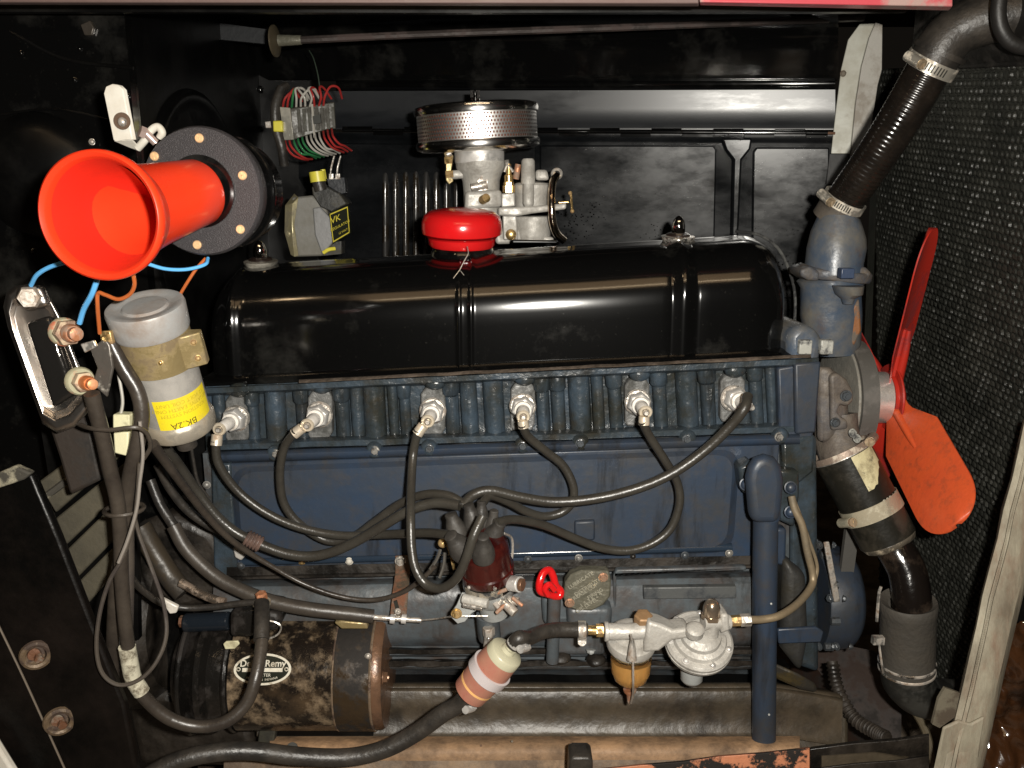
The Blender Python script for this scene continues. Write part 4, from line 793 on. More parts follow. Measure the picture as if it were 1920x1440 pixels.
# left head and bowl
c1 = P(1184, 1196, YF)
k = MB(); k.lathe([(40 * u_, -22 * u_), (50 * u_, -18 * u_), (52 * u_, -6 * u_), (50 * u_, 2 * u_), (44 * u_, 6 * u_), (40 * u_, 14 * u_), (28 * u_, 20 * u_), (6 * u_, 22 * u_)], c1, (0, -.36, 1), 40); build('bowl_head', k, alu, fp, sharp=30)
k = MB(); cb = P(1184, 1210, YF)
k.lathe([(41 * u_, 0), (42 * u_, -30 * u_), (40 * u_, -58 * u_), (33 * u_, -76 * u_), (20 * u_, -87 * u_), (3 * u_, -90 * u_)], cb, (0, 0, 1), 36); build('glass_bowl', k, glass, fp, sharp=60)
k = MB(); k.lathe([(38.5 * u_, -32 * u_), (38.5 * u_, -40 * u_), (37 * u_, -57 * u_), (30 * u_, -73 * u_), (18 * u_, -83 * u_), (3 * u_, -86 * u_)], cb, (0, 0, 1), 36); build('amber_petrol', k, fuel, fp, sharp=60)
k = MB(); k.lathe([(38 * u_, -2 * u_), (38 * u_, -20 * u_), (30 * u_, -26 * u_)], cb, (0, 0, 1), 30); build('bowl_screen', k, M('olive_gauze', (.34, .28, .17), .5), fp)
k = MB(); k.tube(path([(1183, 1190, YF - .040), (1186, 1212, YF - .034), (1187, 1250, YF - .036), (1187, 1300, YF - .028), (1183, 1318, YF - .012)]), .0014, 8); k.lathe([(.006, -.01), (.004, .006), (.0022, .016)], P(1185, 1222, YF - .036), (0, 0, 1), 12); build('bail_wire', k, steel, fp)
k = MB(); k.lathe([(14 * u_, 0), (13 * u_, -6 * u_), (7 * u_, -12 * u_), (5 * u_, -28 * u_), (2 * u_, -34 * u_)], P(1181, 1292, YF), (0, 0, 1), 14); build('thumb_nut', k, copper, fp)
# body bridges
k = MB(); k.tube([P(1136, 1184, YF - .01), P(1180, 1184, YF - .012), P(1215, 1182, YF - .012)], lambda t: 17 * u_, 16); build('inlet_barrel', k, alu, fp)
k = MB(); k.cyl(P(1133, 1184, YF - .01), P(1141, 1184, YF - .01), 20 * u_, n=20); build('inlet_flange', k, alu, fp, bevel=.001)
k = MB(); k.slab([(1215, 1165), (1240, 1172), (1262, 1182), (1290, 1178), (1300, 1196), (1262, 1202), (1236, 1222), (1205, 1225)], YF - .026, .03); build('bridge', k, alu, fp, bevel=.004, seg=3)
k = MB(); k.lathe([(17 * u_, -40 * u_), (20 * u_, 0)], P(1207, 1170, YF - .008), (0, 0, 1), 18); build('bowl_post', k, alu, fp)
k = MB(); c_ = P(1206, 1160, YF - .008); k.lathe([(19 * u_, -10 * u_), (19 * u_, 9 * u_), (16 * u_, 12 * u_)], c_, (0, -.35, 1), 6); build('brass_hex_plug', k, M('brown_brass_plug', (.30, .18, .09), .4, .5, dirt=(.2, .12, .06), damt=.3), fp, bevel=.0006)
k = MB(); c_ = P(1332, 1176, YF - .012); k.lathe([(17 * u_, -26 * u_), (17 * u_, 12 * u_)], c_, (0, 0, 1), 18); build('valve_post', k, alu, fp)
k = MB(); c_ = P(1333, 1158, YF - .012); k.lathe([(20 * u_, -2 * u_), (20 * u_, 8 * u_)], c_, (0, -.1, 1), 6); k.lathe([(17 * u_, 8 * u_), (17 * u_, 24 * u_), (14 * u_, 34 * u_), (8 * u_, 40 * u_), (1 * u_, 42 * u_)], c_, (0, -.1, 1), 24); build('dome_nut', k, M('polished_brownish_nut', (.50, .40, .30), .18, .9), fp, sharp=35)
k = MB(); k.lathe([(18 * u_, -10 * u_), (18 * u_, 6 * u_), (14 * u_, 10 * u_), (10 * u_, 11 * u_)], P(1303, 1182, YF - .028), (0, -.5, 1), 22); build('centre_boss', k, alu, fp, sharp=35)
k = MB(); k.cyl(P(1318, 1168, YF - .015), P(1368, 1166, YF - .008), 15 * u_, n=18); build('outlet_barrel', k, alu, fp, bevel=.001)
k = MB(); k.slab([(1352, 1152), (1366, 1152), (1370, 1182), (1352, 1190)], YF - .02, .03); build('outlet_ear', k, alu, fp, bevel=.003)
k = MB(); k.cyl(P(1118, 1182, YF - .01), P(1131, 1182, YF - .01), 13 * u_, n=6); build('inlet_hex', k, brass, fp); k = MB(); k.cyl(P(1094, 1181, YF - .01), P(1118, 1182, YF - .01), 9.5 * u_, n=14); build('inlet_spigot', k, brass, fp)
k = MB(); k.cyl(P(1371, 1164, YF - .01), P(1388, 1163, YF - .01), 11 * u_, n=6); build('outlet_hex', k, brass, fp); k = MB(); k.cyl(P(1388, 1163, YF - .01), P(1408, 1162, YF - .01), 13 * u_, n=6); build('union_nut', k, steel, fp, bevel=.0006)
fl = thing('fuel_line', 'bent brass fuel pipe crossing the blue tube to the fuel pump', 'fuel pipe', P(1480, 1140, -.09))
k = MB(); k.tube(path([(1406, 1162, YF - .01), (1432, 1161, -.12), (1462, 1154, -.115), (1495, 1132, -.09), (1520, 1102, -.06), (1524, 1078, -.05), (1514, 1035, -.05), (1504, 985, -.048), (1490, 955, -.045), (1484, 930, -.04)]), .0047, 10); build('pipe', k, M('dull_brass_pipe', (.34, .26, .16), .3, .75, dirt=(.05, .045, .035), damt=.62, dsc=14, edge=.25), fl)
k = MB(); k.tube(path([(1486, 930, -.03), (1498, 960, -.04), (1516, 1010, -.042), (1532, 1060, -.04), (1528, 1090, -.045)]), .0022, 8); build('return_wire', k, M('dull_brass_pipe', (0, 0, 0)), fl)
# ---- inline fuel filter -----------------------------------------------------------
YL = -.16; u_ = m(1, YL)
ff = thing('fuel_filter', 'translucent pink inline fuel filter with white band', 'fuel filter', P(915, 1260, YL))
A_, B_ = P(953, 1219, YL - .005), P(880, 1299, YL + .005); ax = (A_ - B_); L_ = ax.length; ax.normalize()
k = MB(); k.lathe([(33 * u_, 0), (37 * u_, 3 * u_), (41 * u_, L_ * .45), (41 * u_, L_ * .5)], B_, ax, 36); build('lower_shell', k, filterpink, ff, sharp=40)
k = MB(); k.lathe([(41 * u_, L_ * .44), (45.5 * u_, L_ * .445), (45.5 * u_, L_ * .60), (41 * u_, L_ * .605)], B_, ax, 36); build('band', k, filterwhite, ff, sharp=40)
k = MB(); k.lathe([(41 * u_, L_ * .60), (38 * u_, L_ * .85)], B_, ax, 36); build('upper_shell', k, filterpink, ff, sharp=40)
k = MB(); k.lathe([(38.5 * u_, L_ * .84), (37.5 * u_, L_ * .95), (35 * u_, L_ * .97), (16 * u_, L_ * .99), (14 * u_, L_ * 1.04)], B_, ax, 36); build('end_cap', k, filtercream, ff, sharp=50)
k = MB(); k.lathe([(33.5 * u_, L_ * .18), (38.9 * u_, L_ * .19), (39.2 * u_, L_ * .23), (33.5 * u_, L_ * .24)], B_, ax, 36); build('paper_ring', k, M('amber_ring', (.75, .42, .16), .4), ff)
k = MB(); k.cyl(B_ + ax * L_ * 1.0, B_ + ax * L_ * 1.25, 9 * u_, n=14); k.cyl(B_ - ax * L_ * .25, B_ + ax * .002, 10 * u_, n=14); build('spigot', k, filtercream, ff)
def clampx(parent, c, ax, r, w_, mt, scr=None, scrl=.012):
    k = MB(); ax = V(ax).normalized(); k.lathe([(r, -w_ / 2), (r + .0012, -w_ / 2), (r + .0012, w_ / 2), (r, w_ / 2)], c, ax, 36, caps=False)
    b = build('band', k, mt, parent, sharp=30)
    if scr is not None:
        s_ = V(scr).normalized(); q = c + s_ * (r + .004); t_ = ax.cross(s_).normalized()
        k = MB(); k.cyl(q - t_ * scrl / 2, q + t_ * scrl / 2, .0048, n=14); k.box(q - s_ * .002, (.010, .006, w_ * .9)); build('worm_housing', k, mt, parent)
        k = MB(); k.cyl(q + t_ * scrl / 2, q + t_ * (scrl / 2 + .005), .0042, n=6); build('screw', k, mt, parent)
        return b
hA = thing('hose_clamp', 'small silver clamp below the pink fuel filter', 'hose clamp', P(866, 1306, YL), 'small clamps on fuel hoses'); clampx(hA, B_ - ax * L_ * .16, ax, 15 * u_, .008, alubright, (.5, -.6, -.6))
hB = thing('hose_clamp', 'small silver clamp where the upper hose meets the filter', 'hose clamp', P(975, 1205, YL), 'small clamps on fuel hoses'); clampx(hB, B_ + ax * L_ * 1.18, ax, 14 * u_, .008, alubright, (.7, -.6, -.3))
hC = thing('hose_clamp', 'small bright clamp on the hose at the fuel pump inlet', 'hose clamp', P(1090, 1181, YF), 'small clamps on fuel hoses'); clampx(hC, P(1091, 1181, YF - .01), (1, 0, 0), .0095, .009, steel, (0, -.3, -1), .006)
k = MB(); k.tube([B_ + ax * L_ * 1.10, B_ + ax * L_ * 1.28, P(992, 1196, YL + .005), P(1020, 1184, YL + .02), P(1055, 1180, YF - .015), P(1100, 1181, YF - .01)], .0085, 14); tag(build('fuel_hose', k, rubber), 'short grey rubber hose from the filter to the fuel pump', 'fuel hose')
k = MB(); k.tube([B_ - ax * L_ * .05, B_ - ax * L_ * .3, P(830, 1338, -.15), P(780, 1374, -.15), P(720, 1405, -.155), P(650, 1420, -.16), P(560, 1418, -.17), P(470, 1408, -.18), P(395, 1412, -.19), P(330, 1428, -.20), P(270, 1460, -.21)], .0105, 14); tag(build('fuel_hose', k, rubber), 'long black rubber hose running left along the bottom', 'fuel hose')
# ---- starter motor -------------------------------------------------------------------
sm = thing('starter_motor', 'rusty brown starter motor with oval maker plate', 'starter motor', P(520, 1340, -.03))
YS = -.02; Rs = .064
def SX(px): return P(px, 1245, YS - Rs).x
zc = P(560, 1248, YS - Rs * .0).z
# centre the cylinder so that its silhouette spans the photographed rows
zt, zb = P(600, 1152, YS).z, P(600, 1352, YS).z; zc = (zt + zb) / 2; Rs = (zt - zb) / 2 * .985
def SC(px): return V((SX(px), YS, zc))
k = MB(); k.lathe([(Rs, 0), (Rs, SX(618) - SX(420))], SC(420), (1, 0, 0), 56); build('case', k, startercase, sm, sharp=30, disp=.0006)
k = MB(); k.lathe([(Rs * 1.004, 0), (Rs * 1.012, .002), (Rs * 1.012, SX(688) - SX(620)), (Rs * 1.0, SX(692) - SX(620))], SC(620), (1, 0, 0), 56); build('brush_band', k, M('oily_brown_band', (.055, .036, .020), .22, .3, dirt=(.012, .009, .007), damt=.5, dsc=20, bump=.2), sm, sharp=30)
k = MB(); k.lathe([(Rs * .99, -.002), (Rs * .99, .001), (Rs * .985, .008), (Rs * .95, .012), (Rs * .55, .016), (Rs * .3, .017)], SC(692), (1, 0, 0), 56); ec = build('end_cap', k, bronze, sm, sharp=35)
for a, rr in ((.35, .78), (2.2, .6), (4.2, .78)):
    fastener('hex', bronze, ec, 0, 0, 0, .007, (1, 0, 0), 'through_bolt', where=SC(692) + V((.013, -math.cos(a) * Rs * rr, math.sin(a) * Rs * rr)))
k = MB(); k.torus(SC(690), (1, 0, 0), Rs * 1.0, .0018, 56, 6); k.torus(SC(619), (1, 0, 0), Rs * 1.0, .0012, 56, 6); build('seam_ring', k, M('scratched_ring', (.30, .22, .15), .3, .7, dirt=(.05, .03, .02), damt=.5, dsc=50), sm)
k = MB(); k.lathe([(Rs * .70, -.03), (Rs * .95, 0), (Rs * 1.05, .008), (Rs * 1.05, .015), (Rs * .9, .02), (Rs * .9, SX(418) - SX(345))], SC(345), (1, 0, 0), 48); build('drive_housing', k, M('oily_black_housing', (.010, .009, .008), .22, dirt=(.02, .015, .012), damt=.4, dsc=20, bump=.2), sm, sharp=35)
k = MB(); k.lathe([(Rs * 1.05, 0), (Rs * 1.08, .003), (Rs * 1.05, .006)], SC(322), (1, 0, 0), 48); k.lathe([(Rs * 1.02, 0), (Rs * 1.04, .003), (Rs * 1.02, .006)], SC(408), (1, 0, 0), 48); build('flange_ring', k, M('oily_black_housing', (0, 0, 0)), sm)
def cyl_pt(px0, a0, R_):  # local plane coords -> cylinder surface
    def f(a, b):
        an = a0 + b / R_
        return V((SX(px0) + a, YS - R_ * math.cos(an), zc + R_ * math.sin(an)))
    return f
f_ = cyl_pt(487, .52, Rs * 1.008)
def ell(a, b, n=40): return [(a * math.cos(2 * PI * i / n), b * math.sin(2 * PI * i / n)) for i in range(n)]
def ringmesh(f, f2, o1_, o2_): 
    k = MB(); n = len(o1_); k.add([f(*p) for p in o1_] + [f2(*p) for p in o2_], [(i, (i + 1) % n, n + (i + 1) % n, n + i) for i in range(n)]); return k
def fan_(f, o_): 
    k = MB(); n = len(o_); rows = [[(p[0] * s_, p[1] * s_) for p in o_] for s_ in (1, .66, .33, .02)]
    vs = [f(*p) for r in rows for p in r]; k.add(vs, [(j * n + i, j * n + (i + 1) % n, (j + 1) * n + (i + 1) % n, (j + 1) * n + i) for j in range(3) for i in range(n)]); return k
U = m(1, YS - Rs)
pl_ = build('maker_plate', fan_(f_, ell(58 * U, 30 * U)), tagdark, sm)
f2 = cyl_pt(487, .52, Rs * 1.018); wl = M('plate_white', (.62, .58, .48), .4, dirt=(.35, .3, .22), damt=.3, dsc=90)
build('rim', ringmesh(f2, f2, ell(60 * U, 32 * U), ell(55 * U, 27.5 * U)), wl, pl_)
k = MB(); 
nn = 16; k.add([f2(-42 * U + 84 * U * i / nn, (2.6 if j else -5.2) * U) for j in (0, 1) for i in range(nn + 1)], [(i, i + 1, nn + 2 + i, nn + 1 + i) for i in range(nn)]); build('number_bar', k, wl, pl_)
build('lettering', textmb('Delco-Remy', 19 * U, lambda a, b: f2(a, b + 11 * U), font_bold=.0002), wl, pl_)
build('lettering', textmb('STARTER', 9 * U, lambda a, b: f2(a, b - 12 * U)), wl, pl_)
build('lettering', textmb('ANDERSON  INDIANA', 6.5 * U, lambda a, b: f2(a, b - 21 * U + a * a / (U * 220))), wl, pl_)
for x in (-50, 50):
    k = MB(); k.torus(f2(x * U, 0), (0, 1, 0), .0022, .0007, 12, 5); build('rivet', k, wl, pl_)
# top solenoid / terminal
k = MB(); k.cyl(P(345, 1168, -.05), P(432, 1164, -.05), m(19, -.05), n=20); build('solenoid_barrel', k, M('oily_blueblack', (.012, .016, .022), .15, dirt=(.02, .02, .02), damt=.3), sm, bevel=.003)
k = MB(); k.cyl(P(338, 1165, -.05), P(346, 1165, -.05), m(12, -.05), n=6); build('solenoid_nut', k, rusty, sm)
k = MB(); k.slab([(430, 1150), (470, 1142), (520, 1150), (528, 1168), (520, 1182), (470, 1196), (430, 1196)], -.088, .05); build('terminal_base', k, M('oily_black_housing', (0, 0, 0)), sm, bevel=.006, seg=3)
k = MB(); k.tube(path([(500, 1163, -.093), (518, 1167, -.093), (527, 1176, -.093), (520, 1190, -.09), (498, 1200, -.09)]), .0012, 6); build('snap_ring', k, steel, sm)
k = MB(); k.cyl(P(491, 1150, -.10), P(491, 1126, -.10), m(15, -.1), n=18); k.lathe([(m(18, -.1), 0), (m(18, -.1), .004)], P(491, 1133, -.10), (0, -.1, 1), 20); build('terminal_washer', k, M('pale_nut', (.42, .38, .28), .45, .4, dirt=(.25, .2, .14), damt=.4, dsc=60), sm)
k = MB(); k.lathe([(m(12, -.1), 0), (m(12, -.1), .007), (m(8, -.1), .009)], P(491, 1122, -.10), (0, -.3, 1), 6); build('terminal_nut', k, copper, sm)
k = MB(); k.slab([(418, 1208), (424, 1203), (446, 1202), (449, 1208), (440, 1217), (422, 1218)], -.094, .003); build('paint_chip', k, cream, sm, bevel=.001)
fastener('dome', rusty, sm, 514, 1317, -.075, 10, (0, -1, -.5)); fastener('hex', bluegrey, sm, 368, 1326, -.08, 10, (0, -1, -.3)); fastener('dome', rusty, sm, 475, 1202, -.088, 5); fastener('dome', steel, sm, 690, 1230, -.085, 6, name='band_screw')
k = MB(); k.slab([(626, 1168), (640, 1164), (688, 1168), (690, 1180), (640, 1180)], -.068, .02); build('cover_strap', k, brasspaint, sm, bevel=.002)
# ---- ignition coil / condenser can --------------------------------------------------
YC = -.20; u_ = m(1, YC)
ic = thing('ignition_coil', 'silver canister with yellow BK.2A label and brass band', 'ignition coil', P(330, 810, -.15))
Bt, Tp = P(338, 792, YC + .01), P(271, 572, YC - .035); ax = Tp - Bt; Lc = ax.length; ax.normalize()
k = MB(); k.lathe([(61 * u_, 0), (61 * u_, Lc * .86)], Bt, ax, 44); build('can', k, coilalu, ic, sharp=40)
k = MB(); k.lathe([(64 * u_, -.006), (67 * u_, -.003), (67 * u_, .007), (65 * u_, .010), (62 * u_, .012)], Bt, ax, 48); build('crimped_rim', k, M('brownish_aluminium', (.30, .27, .22), .4, .5, dirt=(.18, .15, .11), damt=.4, dsc=30), ic, sharp=40)
k = MB(); k.lathe([(66 * u_, Lc * .80), (68 * u_, Lc * .82), (70 * u_, Lc * .98), (68 * u_, Lc * 1.0), (60 * u_, Lc * 1.005), (52 * u_, Lc * .99), (42 * u_, Lc * .985), (38 * u_, Lc * 1.0), (14 * u_, Lc * 1.005)], Bt, ax, 48); build('top_cap', k, M('worn_cap_alloy', (.42, .43, .43), .4, .35, dirt=(.25, .19, .15), damt=.35, dsc=25, drough=.5, bump=.1, edge=.2), ic, sharp=35)
k = MB(); k.lathe([(62.5 * u_, Lc * .52), (64.5 * u_, Lc * .525), (65 * u_, Lc * .795), (63 * u_, Lc * .80)], Bt, ax, 48); bb = build('mounting_band', k, brasspaint, ic, sharp=40)
dfront = (V((0.25, -1, 0)) - ax * V((.25, -1, 0)).dot(ax)).normalized(); dside = ax.cross(dfront)
if dside.x < 0: dside = -dside
def cpt(ang, h, r): return Bt + ax * h + (dfront * math.cos(ang) + dside * math.sin(ang)) * r
k = MB(); sec = []
for h in (Lc * .53, Lc * .79): sec.append([cpt(.75, h, 63 * u_), cpt(.9, h, 72 * u_), cpt(1.15, h, 92 * u_), cpt(1.32, h, 90 * u_), cpt(1.35, h, 60 * u_)])
k.loft(sec); build('clamp_ear', k, brasspaint, ic, bevel=.0012)
for h in (.6, .73): fastener('dome', brass, ic, 0, 0, 0, .0028, (.5, -1, 0), 'rivet', where=cpt(1.03, Lc * h, 82 * u_))
k = MB(); sec = [[cpt(a, Lc * .56, 65.2 * u_), cpt(a, Lc * .70, 65.2 * u_), cpt(a, Lc * .70, 66.5 * u_), cpt(a, Lc * .56, 66.5 * u_)] for a in (.05, .2, .35)]; k.loft(sec); pad = build('embossed_square', k, brasspaint, ic); 
fastener('dome', brass, ic, 0, 0, 0, .0022, (.2, -1, 0), 'rivet', where=cpt(.15, Lc * .66, 66.5 * u_))
k = MB(); n_ = 18; hb, ht = Lc * .075, Lc * .34; a0, a1 = -.46, 1.40; rl = 61.8 * u_
vs = [cpt(a0 + (a1 - a0) * i / n_, h, rl) for i in range(n_ + 1) for h in (hb, ht)]; k.add(vs, [(2 * i, 2 * i + 2, 2 * i + 3, 2 * i + 1) for i in range(n_)]); lb2 = build('yellow_label', k, yellow, ic)
def cyt(a_c, h_c, flip=True):
    def f(a, b):
        if flip: a, b = -a, -b
        return cpt(a_c + a / rl, h_c + b, rl + .0005)
    return f
build('printed_code', textmb('BK.2A', 19 * u_, cyt(.30, Lc * .12)), M('brown_ink', (.10, .075, .015), .5), lb2)
for i, t_ in enumerate(('IGNITION SYSTEM', 'NEGATIVE EARTH ONLY', '12 VOLT COIL UNIT')):
    build('small_print', textmb(t_, 11 * u_, cyt(.42, Lc * (.21 + i * .045))), inkfaint, lb2)
k = MB(); k.lathe([(20 * u_, -.03), (20 * u_, 0)], Bt, ax, 16); build('stub', k, rubber, ic)
# ---- chrome terminal bracket ------------------------------------------------------------
tb = thing('terminal_bracket', 'chrome elongated bracket with three brown terminal studs at left', 'terminal bracket', P(90, 800, -.24))
YB = -.26
o1 = [(28, 536), (60, 532), (96, 560), (112, 590), (168, 735), (170, 768), (140, 800), (108, 812), (80, 795), (14, 612), (6, 575), (12, 548)]
def oset(o, s_): 
    cx = sum(p[0] for p in o) / len(o); cy = sum(p[1] for p in o) / len(o); return [(cx + (p[0] - cx) * s_, cy + (p[1] - cy) * (s_ + .02 * (s_ < 1))) for p in o]
k = MB(); L1 = [P(a, b, YB + .02) for a, b in o1]; L2 = [P(a, b, YB) for a, b in o1]; L3 = [P(a, b, YB - .004) for a, b in oset(o1, .93)]; L4 = [P(a, b, YB - .004) for a, b in oset(o1, .83)]; L5 = [P(a, b, YB + .006) for a, b in oset(o1, .74)]
k.loft([L1, L2, L3, L4, L5]); b_ = build('chrome_body', k, M('scratched_chrome', (.70, .67, .63), .24, 1.0, dirt=(.45, .38, .33), damt=.3, dsc=22, drough=.38, bump=.03, edge=.2, dmetal=1.0), tb, sharp=50, bevel=.002, seg=3)
k = MB(); k.slab([(44, 605), (92, 592), (140, 740), (96, 768)], YB - .008, .012); build('raised_panel', k, M('dark_mirror_panel', (.08, .075, .07), .10, .9), tb, bevel=.005, seg=3)
k = MB(); k.slab([(28, 536), (75, 536), (90, 575), (50, 585), (25, 570)], YB - .012, .012); build('top_lug', k, M('scratched_chrome', (0, 0, 0)), tb, bevel=.005, seg=3)
k = MB(); c_ = P(58, 556, YB - .01); ad = V((.35, -1, .0)).normalized(); k.lathe([(.0105, 0), (.0105, .010), (.009, .013)], c_, ad, 6); k.lathe([(.006, .012), (.006, .017)], c_, ad, 14); build('chrome_nut', k, chromedull, tb, sharp=35)
for (x, y, s_, mt) in ((118, 622, 1.0, copper), (148, 714, .8, M('bright_copper_stud', (.60, .20, .07), .35, .6, dirt=(.4, .25, .15), damt=.3))):
    c_ = P(x, y, YB - .004); ad = V((.75, -.65, .02)).normalized(); k = MB()
    k.lathe([(.0135, 0), (.0135, .004), (.012, .006)], c_, ad, 22); build('insulating_washer', k, M('olive_washer', (.32, .30, .20), .5, dirt=(.45, .12, .06), damt=.25, dsc=60), tb)
    k = MB(); k.lathe([(.0125 * s_, .006), (.0125 * s_, .014)], c_, ad, 6); build('stud_nut', k, M('brown_nut', (.26, .17, .12), .4, .5, dirt=(.38, .3, .2), damt=.35, dsc=60) , tb, bevel=.0006)
    k = MB(); k.lathe([(.0085 * s_, .014), (.0085 * s_, .022), (.007 * s_, .024)], c_, ad, 18); k.lathe([(.0062 * s_, .024), (.0062 * s_, .030), (.004 * s_, .031)], c_, ad, 16); build('stud', k, mt, tb)
k = MB(); k.slab([(168, 655), (196, 634), (206, 648), (212, 690), (200, 745), (172, 720), (182, 690)], -.265, .004); build('cable_lug', k, M('grey_cable_lug', (.09, .08, .07), .35, .5, dirt=(.3, .28, .24), damt=.25, dsc=50), tb, bevel=.0012)
k = MB(); k.slab([(150, 645), (175, 638), (182, 650), (158, 662)], -.275, .004); build('bright_tab', k, steel, tb, bevel=.001)
k = MB(); k.slab([(186, 622), (206, 620), (212, 645), (190, 648)], -.262, .006); build('brass_tab', k, brass, tb, bevel=.001); fastener('screw', brass, tb, 198, 634, -.264, 7)
k = MB(); k.slab([(80, 770), (165, 770), (190, 900), (130, 930), (110, 860)], YB + .04, .02); build('brown_backing', k, M('brown_backing', (.035, .027, .022), .5, dirt=(.015, .012, .01), damt=.5, dsc=25), tb, bevel=.004)
# ---- left fore panel with grommets ------------------------------------------------------
lp = thing('scuttle_brace', 'dark diagonal body brace with two rusty bolt holes at lower left', 'body brace', P(100, 1440, -.24))
k = MB(); k.slab([(-60, 930), (0, 902), (58, 888), (110, 1010), (172, 1170), (232, 1320), (262, 1480), (-60, 1480)], -.24, .012); build('brace_panel', k, M('scuffed_black_brace', (.002, .0018, .0016), .36, spec=.25, dirt=(.009, .006, .0045), damt=.3, dsc=10, drough=.5, bump=.15, edge=.15), lp, bevel=.003)
k = MB(); k.tube(path([(-10, 1158, -.243), (40, 1262, -.243), (90, 1372, -.243), (125, 1450, -.243)]), .0011, 6); build('edge_bead', k, M('pale_edge_wear', (.16, .13, .10), .4), lp)
k = MB(); k.slab([(-30, 898), (26, 874), (58, 888), (44, 900), (-30, 925)], -.245, .01); build('worn_top_edge', k, M('worn_cream_edge', (.36, .33, .24), .5, dirt=(.05, .045, .035), damt=.55, dsc=30), lp, bevel=.002)
for x, y in ((68, 1228), (112, 1352)):
    c_ = P(x, y, -.243); q_ = P(x, y, -.25); k = MB(); k.torus(c_, (.55, -1, 0), .0125, .0038, 26, 8); k.torus(c_ + V((-.002, -.001, .001)), (.5, -1, .2), .0085, .0026, 22, 7); gr = build('grommet', k, M('dirty_brass_grommet', (.16, .11, .065), .5, .3, dirt=(.05, .03, .02), damt=.45, dsc=60, bump=.3), lp)
    k = MB(); k.lathe([(.0085, -.004), (.008, .0005), (.004, .001)], c_, (.55, -1, 0), 20); k.hexa(c_ + V((.003, -.001, -.001)), c_ + V((.006, -.006, -.002)), .0045); build('recessed_bolt', k, rusty, gr)
k = MB(); k.slab([(-60, 1350), (-10, 1392), (45, 1480), (-60, 1480)], -.26, .01); build('white_corner', k, whitepaint, lp, bevel=.003)
# boards
bd_ = thing('toe_board', 'row of dirty olive toe boards seen behind the cables at left', 'boards', P(150, 1120, -.05))
for a in (((70, 905), (240, 780), (245, 838), (104, 962)), ((104, 972), (240, 862), (246, 905), (124, 1022)), ((126, 1030), (245, 915), (240, 985), (146, 1082)), ((148, 1090), (238, 1000), (232, 1055), (162, 1135))):
    k = MB(); k.slab(a, -.13, .01); build('board', k, board, bd_, bevel=.002)
k = MB(); k.slab([(60, 700), (250, 640), (260, 1200), (140, 1200)], -.10, .01); build('backing', k, blackwall, bd_)
k = MB(); k.tube(path([(80, 935, -.15), (120, 905, -.145), (160, 868, -.14)]), .004, 8); build('beading', k, M('worn_cream_edge', (0, 0, 0)), bd_)
# ---- cables on the left ---------------------------------------------------------------------
def cable(name, label, pts, r, mt, cat='cable', n=10, extra=None):
    t = thing(name, label, cat, P(*pts[len(pts) // 2])); k = MB(); k.tube(path(pts), r, n, 8); build('sheath', k, mt, t)
    return t
darkcab = M('dark_brown_cable', (.030, .024, .020), .30, dirt=(.08, .065, .05), damt=.35, dsc=14, drough=.45, bump=.15, edge=.2)
t = cable('battery_cable', 'thick black cable from the chrome bracket down round to the starter', [(172, 738, -.285), (180, 770, -.28), (193, 820, -.27), (206, 880, -.26), (220, 940, -.25), (226, 1010, -.24), (228, 1085, -.235), (234, 1160, -.23), (242, 1225, -.225), (250, 1275, -.22), (278, 1315, -.215), (320, 1348, -.21), (372, 1362, -.205), (425, 1352, -.20), (462, 1318, -.19), (480, 1270, -.18), (489, 1220, -.16), (492, 1180, -.14), (491, 1140, -.115)], .0072, darkcab, n=14)
k = MB(); k.tube(path([(238, 1212, -.226), (243, 1240, -.223), (250, 1272, -.219), (266, 1298, -.216)]), .0088, 14); build('white_tape', k, whitetape, t)
k = MB(); k.tube(path([(491, 1130, -.112), (491, 1165, -.135), (490, 1200, -.152)]), .0090, 12); build('terminal_boot', k, rubber, t)
cable('loom', 'thick dark brown cable curving down beside the silver canister', [(206, 640, -.25), (232, 690, -.25), (258, 735, -.25), (266, 780, -.25), (258, 830, -.25), (244, 890, -.245), (236, 950, -.235), (228, 1030, -.225), (218, 1100, -.215), (213, 1180, -.20), (211, 1260, -.19), (212, 1320, -.18)], .0074, darkcab, n=14)
cable('loom', 'grey cable hanging straight down between the two thick cables', [(240, 900, -.23), (240, 980, -.225), (241, 1060, -.222), (240, 1140, -.22), (238, 1210, -.215)], .0060, M('grey_brown_cable', (.075, .062, .05), .4, dirt=(.04, .03, .025), damt=.4), n=10)
cable('loop_wire', 'thin grey wire forming a long vertical loop at lower left', [(262, 868, -.262), (258, 930, -.262), (250, 985, -.26), (230, 1045, -.26), (205, 1090, -.26), (187, 1150, -.26), (181, 1215, -.26), (192, 1262, -.26), (222, 1284, -.258), (262, 1274, -.255), (294, 1240, -.25), (312, 1190, -.24), (306, 1130, -.23), (284, 1065, -.22), (262, 1005, -.21), (250, 960, -.20)], .0021, M('grey_brown_cable', (0, 0, 0)), 'wire', 8)
cable('tie_wire', 'thin brown wire tied round the cables beneath the silver canister', [(150, 796, -.285), (170, 803, -.292), (205, 806, -.294), (240, 802, -.294), (262, 803, -.29), (277, 815, -.28), (282, 838, -.27), (270, 860, -.265)], .0020, darkcab, 'wire', 8)
cable('engine_wire', 'brown wire running diagonally from the canister down to the distributor', [(286, 832, -.23), (312, 868, -.20), (345, 912, -.17), (384, 962, -.14), (425, 1005, -.12), (465, 1035, -.10), (510, 1062, -.09), (560, 1090, -.085), (615, 1112, -.085), (670, 1124, -.085), (715, 1123, -.088), (760, 1108, -.095), (795, 1082, -.105), (815, 1062, -.11)], lambda t_: .0054 - .0024 * min(1, t_ * 2.1), darkcab, 'wire', 10)
